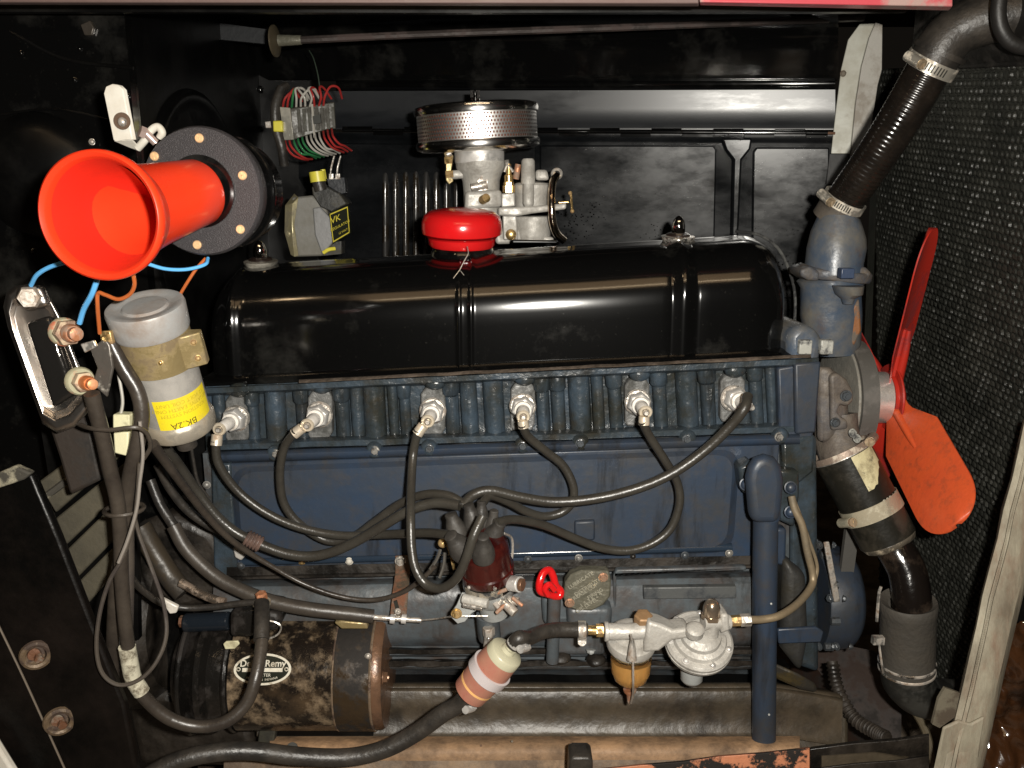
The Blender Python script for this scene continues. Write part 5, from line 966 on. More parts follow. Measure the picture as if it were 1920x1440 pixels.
cable('loom', 'black cable curving behind the engine wire to the rear of the side cover', [(296, 872, -.10), (318, 915, -.09), (350, 955, -.08), (390, 985, -.07), (430, 1002, -.06)], .0052, rubber)
cable('loom', 'short dull tube dropping behind the starter wires', [(262, 985, -.04), (290, 1035, -.04), (322, 1085, -.045), (345, 1112, -.05)], .0135, M('olive_tube', (.05, .038, .025), .4, dirt=(.02, .015, .01), damt=.4, dsc=20), n=14)
t = cable('bare_pipe', 'shiny steel pipe end sloping towards the starter terminal', [(338, 1092, -.07), (370, 1110, -.075), (402, 1124, -.08), (422, 1129, -.082)], .0055, M('shiny_pipe', (.35, .28, .22), .25, .9, dirt=(.1, .07, .05), damt=.4, dsc=40), 'pipe')
cable('starter_wire', 'oily black wire with white terminal running to the starter stud', [(245, 1082, -.19), (262, 1102, -.16), (290, 1124, -.13), (312, 1134, -.115), (350, 1140, -.105), (400, 1138, -.103), (445, 1132, -.104), (485, 1128, -.106)], .0040, rubber, 'wire')
k = MB(); k.slab([(303, 1122), (318, 1130), (334, 1138), (330, 1150), (318, 1152), (310, 1140)], -.122, .006); tag(build('wire_terminal', k, M('white_terminal', (.62, .58, .52), .3, dirt=(.3, .26, .2), damt=.3, dsc=60), bevel=.0015), 'white spade terminal on the oily starter wire', 'terminal')
cable('thin_cable', 'thin dark wire hanging in front of the rear of the engine', [(356, 815, -.06), (362, 860, -.055), (372, 905, -.05), (392, 935, -.045)], .002, rubber, 'wire', 8)
cable('thin_cable', 'thin bright wire hanging from the knotted cables', [(262, 790, -.27), (268, 850, -.268), (262, 905, -.267), (256, 955, -.266), (240, 1010, -.266), (222, 1055, -.265)], .0017, M('bright_wire', (.4, .36, .32), .25, .6), 'wire', 8)
for y0 in (955, 1150):
    k = MB(); k.torus(P(233, y0, -.235), (0, 0, 1), .0185, .0022, 24, 6); tag(build('cable_tie', k, darkcab), 'brown tie round the cables ' + ('above the long wire loop' if y0 == 955 else 'low down beside the brace'), 'cable tie', 'ties round the left cables') if y0 == 955 else None
cn = thing('connector', 'small cream plastic connector block between the thick cables', 'connector', P(226, 855, -.24))
k = MB(); k.slab([(211, 777), (243, 778), (243, 808), (211, 808)], -.243, .014); build('upper_half', k, cream, cn, bevel=.0015)
k = MB(); k.slab([(212, 810), (241, 810), (239, 856), (214, 850)], -.243, .014); build('lower_half', k, cream, cn, bevel=.0015)
k = MB(); k.tube(path([(226, 780, -.236), (230, 750, -.236), (222, 700, -.236)]), .0015, 6); build('tail_wire', k, whitewire, cn)
# ---- coloured wires -----------------------------------------------------------------------------
def wire(label, pts, r, mt, nm_='horn_wire'):
    k = MB(); k.tube(path(pts), r, 8, 8); tag(build(nm_, k, mt), label, 'wire')
wire('light blue wire curving from the horn to the chrome bracket top', [(130, 490, -.29), (95, 500, -.285), (70, 515, -.28), (58, 535, -.272)], .0020, bluewire)
wire('light blue wire dropping from the horn to the brown stud', [(183, 522, -.31), (172, 552, -.305), (157, 580, -.295), (149, 606, -.288)], .0024, bluewire)
wire('light blue wire looping from behind the horn to its grey plate', [(272, 493, -.26), (310, 504, -.25), (350, 505, -.24), (384, 496, -.23), (390, 484, -.22)], .0017, bluewire)
wire('orange brown wire looping below the horn mouth to the stud', [(250, 515, -.31), (252, 535, -.305), (243, 552, -.30), (222, 561, -.297), (198, 553, -.294), (184, 550, -.292), (183, 575, -.288), (187, 625, -.272)], .0018, orangewire)
wire('orange wire running down from the grey horn plate', [(386, 484, -.215), (368, 504, -.215), (352, 528, -.215), (337, 553, -.21)], .0016, orangewire)
# ---- horn ---------------------------------------------------------------------------------------
hn = thing('horn', 'orange red trumpet horn with flared mouth and grey round plate', 'horn', P(300, 470, -.25))
Mo, Di = P(184, 405, -.37), P(377, 359, -.25); ax = V((.08, 1, .02)).normalized()
Rm = m(120, -.37)
k = MB(); pr = [(Rm * .86, .010), (Rm * .97, .001), (Rm * 1.0, .004), (Rm * .985, .010), (Rm * .90, .020), (Rm * .76, .035), (Rm * .66, .055), (Rm * .60, .085)]
k.lathe([(.0002, .118), (Rm * .16, .112), (Rm * .36, .100), (Rm * .50, .082), (Rm * .64, .060), (Rm * .73, .036), (Rm * .81, .016), (Rm * .855, .009)], Mo, ax, 64, caps=False); build('throat', k, M('deeper_red_throat', (.66, .022, .010), .34, dirt=(.55, .02, .01), damt=.3, dsc=14, drough=.45, bump=.02, edge=.2), hn, sharp=60); k = MB(); k.lathe([(Rm * .855, .009), (Rm * .88, .004), (Rm * .90, .0025), (Rm * .95, .0), (Rm * .985, .0012), (Rm, .005), (Rm * .985, .010), (Rm * .93, .017), (Rm * .86, .026), (Rm * .80, .036)], Mo, ax, 64, caps=False)
build('mouth', k, redhorn, hn, sharp=60)
ax2 = (Di - (Mo + ax * .03)); L2 = ax2.length; ax2.normalize(); k = MB()
k.lathe([(Rm * .82, 0.0), (Rm * .755, L2 * .12), (Rm * .70, L2 * .3), (Rm * .64, L2 * .6), (Rm * .585, L2 * .94), (Rm * .55, L2 * .98)], Mo + ax * .03, ax2, 48, caps=False); build('trumpet', k, redhorn, hn, sharp=60)
axp = (V((.12, 1, .0))).normalized(); Rp = m(116, -.25)
k = MB(); k.lathe([(Rm * .62, -.001), (Rp * .97, -.001), (Rp, .002), (Rp, .006), (Rp * .98, .008)], Di, axp, 64, caps=False); k.lathe([(.001, .0005), (Rm * .6, .0005)], Di, axp, 48, caps=False); k.lathe([(Rp * .98, .008), (Rp * .97, .016), (Rp * .80, .030)], Di, axp, 64, caps=False); build('plate', k, greyplate, hn, sharp=40)
k = MB(); k.lathe([(Rm * .56, -.003), (Rm * .64, -.003), (Rm * .64, 0), (Rm * .56, 0)], Di, axp, 48); build('collar', k, blackgloss, hn)
k = MB(); k.lathe([(Rp * .70, .022), (Rp * .88, .024), (Rp * .88, .028), (Rp * .86, .040), (Rp * .80, .060), (Rp * .5, .068), (.003, .070)], Di, (axp + V((.25, 0, 0))).normalized(), 48); build('motor_housing', k, blackgloss, hn, sharp=40)
k = MB(); k.torus(Di + (axp + V((.25, 0, 0))).normalized() * .040, (axp + V((.25, 0, 0))).normalized(), Rp * .87, .0022, 48, 6); build('rim_bead', k, blackgloss, hn)
xq, yq, zq = basis(axp)
for x, y in ((374, 259), (290, 293), (455, 329), (451, 430), (370, 459)):
    q = PP(x, y, Di - axp * .0012, axp); fastener('screw', M('gold_screw', (.85, .55, .30), .42, .6), hn, 0, 0, 0, .0042, -axp, 'screw', where=q)
# white bracket
hb_ = thing('horn_bracket', 'white flat horn bracket with one bolt hole above the horn', 'bracket', P(220, 230, -.19))
k = MB(); k.prism([P(a, b, -.19) for a, b in ((194, 175), (198, 162), (210, 157), (222, 160), (230, 168), (248, 262), (236, 262), (216, 266), (212, 262))], V((.003, .0035, 0))); build('flat_arm', k, whitepaint, hb_, bevel=.0008)
k = MB(); k.prism([P(212, 264, -.19), P(248, 262, -.19), P(262, 278, -.175), P(256, 282, -.175), P(240, 276, -.18)], (0, .004, 0)); build('bent_foot', k, whitepaint, hb_, bevel=.0008)
k = MB(); k.tube(path([(258, 278, -.177), (272, 262, -.18), (284, 244, -.18), (296, 238, -.18), (304, 248, -.18), (300, 258, -.178)]), .0038, 10); build('hook', k, whitepaint, hb_)
k = MB(); k.cyl(P(270, 246, -.185), P(292, 268, -.18), .004, n=10); k.hexa(P(262, 246, -.187), P(272, 250, -.184), .006); build('hook_bolt', k, M('reddish_bolt', (.5, .38, .34), .3, .6), hb_)
c_ = P(229, 227, -.1915); k = MB(); k.lathe([(.0082, 0), (.0080, .001)], c_, (0, -1, 0), 20); hole = build('bolt_hole', k, M('brown_hole', (.10, .06, .035), .6), hb_); k = MB(); k.ball(c_ + V((.001, -.002, -.001)), .0045, sy=.8, n=12); build('bolt_head', k, steel, hole)
# ---- fuse block and regulator -------------------------------------------------------------------
YFB = .30
fb = thing('fuse_block', 'grey ribbed fuse block with rows of coloured wires on the firewall', 'fuse block', P(580, 260, YFB))
k = MB(); k.loft([[P(524, 202, YFB), P(544, 204, YFB - .015), P(550, 262, YFB - .015), P(530, 260, YFB)], [P(626, 193, YFB + .02), P(627, 191, YFB + .005), P(630, 238, YFB + .005), P(629, 240, YFB + .02)]]); body = build('body', k, M('olive_grey_block', (.065, .062, .048), .35, dirt=(.06, .055, .045), damt=.45, dsc=50, bump=.1), fb, bevel=.0015)
k = MB(); k.slab([(524, 200), (544, 202), (551, 262), (532, 263)], YFB - .019, .004); build('end_plate', k, M('pale_end_plate', (.22, .21, .18), .3, .5, dirt=(.2, .18, .14), damt=.4), fb, bevel=.0008)
k = MB(); k.slab([(583, 195), (587, 195), (591, 258), (588, 258)], YFB - .0075, .004); build('divider', k, M('pale_divider', (.3, .28, .24), .4), fb)
k = MB(); k.slab([(586, 218), (600, 214), (602, 230), (588, 233)], YFB - .010, .004); build('centre_clip', k, ink, fb)
for i in range(7):
    k = MB(); x = 556 + i * 10 + (4 if i > 2 else 0)
    k.slab([(x, 205 - i * .7), (x + 6, 204.5 - i * .7), (x + 9, 248 - i * 1.2), (x + 3, 248.5 - i * 1.2)], YFB - .0135 + .0028 * i, .003); build('fuse_cell', k, M('olive_grey_block', (0, 0, 0)), fb, bevel=.0006)
wcols = [redwire, redwire, greenwire, greenwire, whitewire, whitewire, whitewire, whitewire, redwire, redwire]
rw = random.Random(2)
for i, mt in enumerate([redwire, redwire, greenwire, whitewire, whitewire, whitewire, whitewire, redwire, redwire, redwire]):
    x = 530 + i * 8.5; y0 = 200 - i * .6; e = x + rw.uniform(-14, 16)
    k = MB(); k.tube(path([(x, y0 + 3, YFB - .005), (x + rw.uniform(-2, 4), y0 - 14, YFB - .014), (e, y0 - 26 - rw.uniform(0, 8), YFB - .010), (e + rw.uniform(6, 16), y0 - 30, YFB), (e + 22, y0 - 10, YFB + .02)]), .0017, 7, 5)
    o = build('wire', k, mt, fb)
for i, mt in enumerate([redwire, redwire, greenwire, greenwire, greenwire, whitewire, whitewire, whitewire, whitewire, redwire, redwire, redwire]):
    x = 534 + i * 8.0; y0 = 260 - i * 1.6; dx = 30 - (i - 3) * .6
    k = MB(); k.tube(path([(x, y0, YFB - .006 + i * .001), (x + 3, y0 + 14, YFB - .016), (x + 14, y0 + 28 + rw.uniform(-2, 3), YFB - .012), (x + dx, y0 + 36 + rw.uniform(-3, 3) - i * .3, YFB), (x + dx + 12, y0 + 34 + 6, YFB + .02)]), .0017, 7, 5)
    build('wire', k, mt, fb)
k = MB(); k.tube(path([(528, 165, YFB - .01), (516, 200, YFB - .02), (518, 240, YFB - .02), (528, 275, YFB - .018), (533, 310, YFB - .01)]), .0075, 10); k.tube(path([(538, 160, YFB), (526, 170, YFB - .01), (516, 200, YFB - .012)]), .006, 8); build('wrapped_loom', k, rubber, fb)
k = MB(); k.cyl(P(514, 226, YFB - .022), P(529, 247, YFB - .022), .0, n=3) if False else k.slab([(511, 226), (529, 226), (530, 247), (512, 247)], YFB - .030, .016); build('yellow_tape', k, yellowtape, fb, bevel=.002)
k = MB(); k.slab([(496, 228), (513, 226), (514, 240), (498, 240)], YFB - .024, .004); build('steel_tab', k, steel, fb, bevel=.001)
k = MB(); k.tube(path([(600, 168, YFB), (596, 140, YFB + .01), (588, 110, YFB + .03), (580, 95, YFB + .05)]), .0009, 6); build('stray_wire', k, M('dull_green_wire', (.05, .07, .05), .5), fb)
YR = .26
rg = thing('voltage_regulator', 'faceted grey regulator box with dark yellow printed label', 'regulator', P(590, 470, YR))
k = MB(); f0 = [(584, 372), (602, 392), (624, 452), (606, 478), (560, 480), (540, 478), (548, 390)]
k.slab([(546, 370), (586, 366), (612, 390), (626, 455), (604, 480), (548, 482)], YR, .05); build('cover', k, regm, rg, bevel=.003)
k = MB(); k.slab([(586, 390), (600, 388), (622, 412), (626, 452), (604, 478), (590, 440)], YR - .006, .01); build('front_facet', k, M('light_grey_facet', (.24, .24, .24), .45, dirt=(.18, .18, .17), damt=.4, dsc=30), rg, bevel=.002)
k = MB(); k.loft([[P(560, 370, YR - .004), P(548, 382, YR - .010), P(534, 385, YR), P(552, 362, YR + .02)], [P(552, 420, YR - .012), P(547, 424, YR - .014), P(533, 436, YR), P(545, 430, YR + .02)], [P(560, 480, YR - .004), P(552, 482, YR - .012), P(545, 478, YR), P(556, 480, YR + .02)]]); build('brass_flange', k, M('brassy_flange', (.34, .30, .18), .3, .5, dirt=(.16, .14, .09), damt=.4, dsc=40), rg, bevel=.001)
k = MB(); k.slab([(584, 350), (604, 345), (636, 362), (650, 382), (622, 398), (600, 388), (586, 366)], YR - .002, .05); build('dark_top', k, M('dark_top_paint', (.03, .03, .028), .35, dirt=(.06, .055, .04), damt=.35, dsc=30), rg, bevel=.002)
lq = [P(617, 400, YR - .014), P(653, 385, YR + .004), P(657, 437, YR + .004), P(624, 457, YR - .014)]
k = MB(); k.prism(lq, (.001, .004, 0)); lbp = build('label_plate', k, tagdark, rg)
def qmap(q, u, v, off=-.0012): return q[3] * (1 - u) * (1 - v) + q[2] * u * (1 - v) + q[1] * u * v + q[0] * (1 - u) * v + V((0, off, 0))
def qtext(s_, sz, u0, v0, w_=.030, h_=.042): return textmb(s_, sz, lambda a, b: qmap(lq, u0 + a / w_, v0 + b / h_))
yp = M('yellow_print', (.50, .42, .04), .4)
build('lettering', qtext('VK', .0125, .30, .72), yp, lbp); build('lettering', qtext('REGULATOR', .0055, .5, .44), yp, lbp); build('lettering', qtext('12 VOLT', .0040, .62, .2), yp, lbp)
k = MB()
for (u0, v0, u1, v1) in ((.03, .03, .97, .07), (.03, .93, .97, .97), (.03, .03, .07, .97), (.93, .03, .97, .97)): k.add([qmap(lq, *p) for p in ((u0, v0), (u1, v0), (u1, v1), (u0, v1))], [(0, 1, 2, 3)])
build('border', k, yp, lbp)
k = MB(); k.cyl(P(592, 322, YR), P(602, 358, YR), .010, n=12); cc = build('cable_boot', k, rubber, rg); k = MB(); k.cyl(P(594, 322, YR), P(597, 341, YR), .0118, n=14); build('yellow_tape', k, yellowtape, cc)
k = MB(); k.cyl(P(605, 318, YR + .01), P(608, 336, YR + .01), .004, n=10); build('yellow_sleeve', k, yellowtape, rg)
k = MB(); k.slab([(612, 334), (646, 332), (649, 362), (640, 364), (616, 350)], YR + .01, .02); rl_ = build('relay', k, M('dark_relay', (.02, .022, .026), .35), rg, bevel=.001)
for x in (620, 632):
    k = MB(); k.tube(path([(x, 334, YR + .01), (x + 1, 315, YR + .008), (x + 7, 292, YR + .01)]), .0014, 6); k.slab([(x - 3, 326), (x + 5, 326), (x + 5, 336), (x - 3, 336)], YR + .004, .006); build('spade_wire', k, steel, rl_)
k = MB(); k.slab([(596, 462), (640, 452), (640, 476), (600, 480)], YR + .01, .03); build('foot', k, M('dark_top_paint', (0, 0, 0)), rg)
k = MB(); k.tube(path([(606, 474, YR - .005), (616, 468, YR - .005), (628, 466, YR)]), .003, 8); build('yellow_lead', k, yellowtape, rg); fastener('dome', M('brassy_flange', (0, 0, 0)), rg, 543, 438, YR - .005, 5)
# ---- air cleaner --------------------------------------------------------------------------------------
YA = .25
af = thing('air_filter', 'chrome pancake air filter with perforated band', 'air filter', P(897, 280, YA))
u_ = m(1, YA); axf = V((-.055, -.045, 1)).normalized(); Cb = P(897, 274, YA)
Ra = 111 * u_
k = MB(); k.lathe([(42 * u_, -10 * u_), (100 * u_, -8 * u_), (Ra * 1.0, -3 * u_), (Ra * 1.015, 4 * u_), (Ra * 1.0, 10 * u_), (Ra * .97, 11 * u_)], Cb, axf, 72); build('lower_pan', k, M('lid_chrome', (.85, .83, .80), .16, 1.0, bump=0), af, sharp=30)
k = MB(); k.lathe([(Ra * .97, 54 * u_), (Ra * 1.0, 55 * u_), (Ra * 1.012, 62 * u_), (Ra * .99, 69 * u_), (Ra * .90, 72 * u_), (Ra * .4, 74 * u_), (Ra * .1, 76 * u_)], Cb, axf, 72); build('lid', k, M('lid_chrome', (0, 0, 0)), af, sharp=30)
xq, yq, zq = basis(axf); Rg = Ra * .97
k = MB(); NC, NR_ = 118, 7; h0, h1 = 11 * u_, 54 * u_; ch = (h1 - h0) / NR_
for j in range(NR_):
    for i in range(NC):
        a0 = 2 * PI * (i + .5 * (j % 2)) / NC; da = 2 * PI / NC
        def q(u, v): 
            a = a0 + da * u; return Cb + axf * (h0 + ch * (j + v)) + (xq * math.cos(a) + yq * math.sin(a)) * Rg
        if (Cb + (xq * math.cos(a0) + yq * math.sin(a0)) * Rg).y > Cb.y + .03: continue
        sq = [(0, 0), (.5, 0), (1, 0), (1, .5), (1, 1), (.5, 1), (0, 1), (0, .5)]
        inn = [(.5 + .30 * math.cos(t), .5 + .33 * math.sin(t)) for t in [PI * 1.25 + PI / 4 * s_ for s_ in range(8)]]
        k.add([q(*p) for p in sq] + [q(*p) for p in inn], [(s_, (s_ + 1) % 8, 8 + (s_ + 1) % 8, 8 + s_) for s_ in range(8)])
gz = build('perforated_band', k, M('chrome_mesh', (.92, .90, .87), .36, 1.0, bump=0), af, sharp=60)
k = MB(); k.lathe([(Ra * .88, 8 * u_), (Ra * .88, 57 * u_)], Cb, axf, 60); build('element', k, elementred, af)
k = MB(); c_ = Cb + axf * 76 * u_; k.lathe([(8 * u_, 0), (8 * u_, 6 * u_), (4 * u_, 7 * u_), (3.5 * u_, 18 * u_), (2 * u_, 20 * u_)], c_, axf, 12); k.box(c_ + axf * 14 * u_, (.014, .0022, .010)); build('wing_nut', k, chrome, af)
# ---- carburettor ----------------------------------------------------------------------------------------
cb_ = thing('carburettor', 'satin alloy carburettor with brass fittings under the air filter', 'carburettor', P(920, 450, YA))
u_ = m(1, YA)
def CP(x, y, d=0): return P(x, y, YA + d)
def cpart(nm_, mb, mt=None, **kw): return build(nm_, mb, mt or alu, cb_, **kw)
k = MB(); k.lathe([(44 * u_, 0), (45 * u_, 3 * u_), (45 * u_, 20 * u_), (40 * u_, 22 * u_), (40 * u_, 34 * u_)], CP(899, 306), (-.02, 0, 1), 36); cpart('air_horn', k, alubright, sharp=30)
k = MB(); k.lathe([(34 * u_, -95 * u_), (33 * u_, -50 * u_), (34 * u_, -30 * u_), (38 * u_, -18 * u_), (45 * u_, -6 * u_), (45 * u_, 4 * u_)], CP(901, 308), (-.03, 0, 1), 36); cpart('barrel', k, sharp=50)
k = MB(); k.slab([(872, 358), (940, 355), (942, 388), (870, 395)], YA - .03, .06); cpart('throttle_body', k, bevel=.006, seg=3)
k = MB(); k.cyl(CP(905, 375, -.035), CP(912, 371, -.045), 8 * u_, n=14); cpart('idle_screw', k, brass)
k = MB(); k.cyl(CP(884, 352, -.035), CP(914, 346, -.035), 7.5 * u_, n=14); k.slab([(896, 338), (904, 328), (906, 338), (914, 336), (914, 356), (896, 358)], YA - .037, .006); cpart('linkage_barrel', k, steel)
k = MB(); k.cyl(CP(846, 328, -.01), CP(876, 326, -.01), 8 * u_, n=14); cpart('throttle_shaft', k)
k = MB(); k.slab([(832, 286), (842, 283), (850, 292), (848, 308), (846, 320), (850, 340), (842, 346), (836, 338), (836, 300)], YA - .014, .004); cpart('throttle_arm', k, brasspaint, bevel=.001)
for x, y in ((834, 301), (836, 327)): 
    k = MB(); k.hexa(CP(x, y, -.018), CP(x + 14, y - 1, -.018), 7 * u_); cpart('arm_nut', k, brass)
k = MB(); k.cyl(CP(838, 290, -.016), CP(846, 286, -.016), 5 * u_, n=12); cpart('arm_screw', k, steel)
# brass needle fitting
k = MB(); k.lathe([(11 * u_, 0), (11 * u_, 12 * u_), (9 * u_, 13 * u_), (9 * u_, 18 * u_)], CP(954, 361, -.02), (0, 0, 1), 6); k.lathe([(8 * u_, 18 * u_), (8 * u_, 30 * u_), (5 * u_, 32 * u_), (4 * u_, 50 * u_)], CP(954, 361, -.02), (0, 0, 1), 12); cpart('brass_union', k, brass)
k = MB(); k.cyl(CP(954, 320, -.02), CP(950, 300, -.02), 4 * u_, n=8); k.tube([CP(946, 322, -.02), CP(952, 310, -.022), CP(962, 322, -.02)], 2.5 * u_, 8); cpart('fuel_clip', k, steel)
k = MB(); k.slab([(940, 363), (965, 361), (966, 387), (940, 389)], YA - .035, .04); cpart('square_boss', k, bevel=.002)
# float bowl
k = MB(); k.lathe([(32 * u_, -82 * u_), (34 * u_, -76 * u_), (34 * u_, -42 * u_), (31 * u_, -40 * u_)], CP(998, 363, 0), (0, 0, 1), 36); cpart('float_bowl', k, sharp=35)
k = MB(); k.lathe([(32 * u_, -40 * u_), (33 * u_, -8 * u_), (34 * u_, -6 * u_), (34 * u_, 2 * u_), (30 * u_, 6 * u_), (18 * u_, 9 * u_)], CP(997, 350, 0), (0, 0, 1), 36); cpart('bowl_upper', k, sharp=30)
k = MB(); k.lathe([(13 * u_, 0), (12 * u_, 40 * u_), (9 * u_, 44 * u_)], CP(990, 345, -.022), (0, 0, 1), 20); k.lathe([(10 * u_, -34 * u_), (10 * u_, 0)], CP(991, 345, -.034), (0, 0, 1), 16); k.ball(CP(991, 380, -.034), 10 * u_, n=14); cpart('dashpot', k, sharp=50)
k = MB(); k.lathe([(8 * u_, 0), (8 * u_, 5 * u_)], CP(992, 303, -.022), (0, 0, 1), 6); cpart('dashpot_nut', k, brass)
k = MB(); k.slab([(1004, 318), (1026, 318), (1030, 338), (1004, 338)], YA - .024, .03); cpart('side_boss', k, bevel=.004)
k = MB(); k.cyl(CP(967, 336, -.01), CP(972, 308, -.01), 6 * u_, n=12); cpart('copper_pipe', k, copper)
k = MB(); k.slab([(934, 389), (970, 388), (1000, 386), (1034, 384), (1062, 380), (1062, 392), (1034, 396), (1000, 400), (966, 406), (934, 404)], YA - .040, .03); cpart('choke_arm', k, bevel=.003, seg=3)
k = MB(); k.slab([(942, 404), (968, 404), (972, 450), (944, 450)], YA - .03, .04); cpart('lower_flange', k, bevel=.002)
k = MB(); k.slab([(926, 430), (962, 428), (1040, 446), (1036, 456), (930, 458)], YA - .02, .04); cpart('mounting_base', k, bevel=.004)
k = MB(); k.lathe([(10 * u_, 0), (9 * u_, .004), (5 * u_, .006)], CP(958, 440, -.032), (0, -1, 0), 20); cpart('brass_disc', k, brass)
k = MB(); k.tube([CP(1044, 328, -.02), CP(1036, 345, -.03), CP(1034, 380, -.04), CP(1036, 415, -.04), CP(1044, 438, -.035), CP(1058, 452, -.03)], 7 * u_, 12); cpart('link_pipe', k, M('polished_pipe', (.70, .58, .45), .12, 1.0))
k = MB(); k.torus(CP(1044, 326, -.02), (0, -1, 0), 8 * u_, 3 * u_, 18, 8); cpart('pipe_eye', k, steel)
k = MB(); k.cyl(CP(1048, 380, -.02), CP(1066, 379, -.02), 3 * u_, n=10); k.cyl(CP(1070, 362, -.02), CP(1073, 396, -.02), 2.2 * u_, n=8); k.ball(CP(1069, 362, -.02), 4 * u_, n=10); k.ball(CP(1073, 396, -.02), 4 * u_, n=10); cpart('tee_handle', k, brass)
# ---- thermostat housing, top hose -------------------------------------------------------------------------
YT = .10; u_ = m(1, YT)
th = thing('thermostat_housing', 'worn light blue thermostat housing under the upper hose', 'thermostat housing', P(1560, 660, YT))
def sect(cx, cy, rx, ry, y, tilt=0, n=28):
    c = P(cx, cy, y); return [c + V((math.cos(a) * rx * u_, math.sin(a) * ry * u_, math.cos(a) * rx * u_ * tilt)) for a in [2 * PI * i / n for i in range(n)]]
k = MB(); k.loft([sect(1578, 400, 33, 33, YT, -.35), sect(1576, 415, 40, 38, YT, -.3), sect(1572, 440, 50, 44, YT, -.15), sect(1568, 465, 54, 50, YT), sect(1564, 495, 52, 52, YT), sect(1563, 512, 54, 54, YT)]); build('upper_elbow', k, bluethermo, th, sharp=60, disp=.0014, dsc=30)
k = MB(); k.loft([sect(1564, 503, 62, 50, YT, -.10), sect(1564, 506, 67, 52, YT, -.10), sect(1564, 518, 66, 52, YT, -.10), sect(1566, 524, 60, 50, YT, -.10)]); build('flange', k, M('brown_stained_flange', (.06, .075, .10), .4, dirt=(.11, .085, .06), damt=.5, dsc=40, bump=.4, edge=.15), th, bevel=.002, disp=.004, dsc=22)
k = MB(); k.slab([(1500, 506), (1520, 498), (1540, 512), (1535, 528), (1515, 526), (1503, 518)], YT - .03, .05); build('flange_ear', k, M('brown_stained_flange', (0, 0, 0)), th, bevel=.004, seg=3, disp=.002, dsc=40); k = MB(); k.slab([(1600, 505), (1625, 500), (1636, 512), (1622, 535), (1600, 530)], YT - .03, .05); build('flange_ear', k, M('brown_stained_flange', (0, 0, 0)), th, bevel=.004, seg=3, disp=.002, dsc=40)
k = MB(); k.loft([sect(1562, 522, 60, 50, YT), sect(1556, 528, 62, 52, YT), sect(1556, 540, 56, 48, YT), sect(1558, 590, 56, 48, YT), sect(1560, 640, 52, 46, YT), sect(1562, 662, 44, 40, YT)]); build('lower_body', k, bluethermo, th, sharp=50, disp=.0018, dsc=30)
k = MB(); k.loft([sect(1590, 536, 28, 28, YT - .045), sect(1592, 552, 24, 24, YT - .045), sect(1590, 560, 12, 12, YT - .045), sect(1590, 570, 9, 9, YT - .045)]); build('bolt_boss', k, bluethermo, th, disp=.001)
for x, y, yy in ((1586, 512, YT - .052), (1612, 520, YT - .02)):
    k = MB(); k.box(P(x, y, yy), (.017, .015, .013)); build('square_bolt', k, M('dark_blue_bolt', (.04, .06, .11), .35), th, bevel=.0012)
for x, y in ((1508, 650), (1548, 650)):
    k = MB(); k.box(P(x, y, .0), (.016, .012, .018)); build('clip_bolt', k, M('pale_paint_bolt', (.33, .33, .30), .4, dirt=(.08, .08, .08), damt=.4, dsc=90), th, bevel=.0015)
k = MB(); k.slab([(1596, 580), (1612, 560), (1616, 620), (1602, 650), (1594, 640)], YT - .03, .03); build('rust_streak_lug', k, M('orange_rust', (.25, .10, .035), .55, dirt=(.12, .10, .08), damt=.4, dsc=50), th, bevel=.003)
uh = thing('upper_hose', 'ribbed brown black upper radiator hose between two clamps', 'radiator hose', P(1660, 250, .07))
A_, B_ = P(1577, 385, YT), P(1752, 112, .02); d_ = (B_ - A_).normalized()
k = MB(); n_ = 340; pts_ = [A_ + (B_ - A_) * (i / n_) - V((0, .012, 0)) * math.sin(PI * i / n_) for i in range(n_ + 1)]
k.tube(pts_, lambda t: .0262 + .00022 * math.sin(t * 2 * PI * 36) - .0015 * (1 - t), 40, 1); build('hose', k, hosebrown, uh, sharp=80)
k = MB(); k.tube([A_ - d_ * .022, A_ + d_ * .004], .0272, 36, 1); build('lower_cuff', k, M('brown_hose_cuff', (.10, .085, .07), .45, dirt=(.05, .04, .03), damt=.4, dsc=30, bump=.2), uh)
ue = thing('radiator_elbow', 'black curved rubber elbow at the top right corner', 'radiator elbow', P(1800, 60, .0))
k = MB(); k.tube([P(1748, 118, .02), P(1768, 84, .015), P(1795, 58, .01), P(1840, 38, .0), P(1900, 26, -.01), P(1990, 20, -.02)], .0285, 32, 8); build('elbow', k, rubber, ue)
k = MB(); k.tube([P(1764, 92, .016), P(1758, 102, .018)], .032, 32, 1); build('cuff', k, rubber, ue)
hh = thing('coiled_hose', 'black rubber hose looping down in the top right corner', 'hose', P(1900, 60, -.10))
k = MB(); k.tube(path([(1880, -40, -.06), (1872, 20, -.06), (1880, 60, -.06), (1905, 85, -.06), (1960, 95, -.06)]), .008, 14); build('tube', k, M('matt_black_hose', (.012, .011, .010), .5), hh)
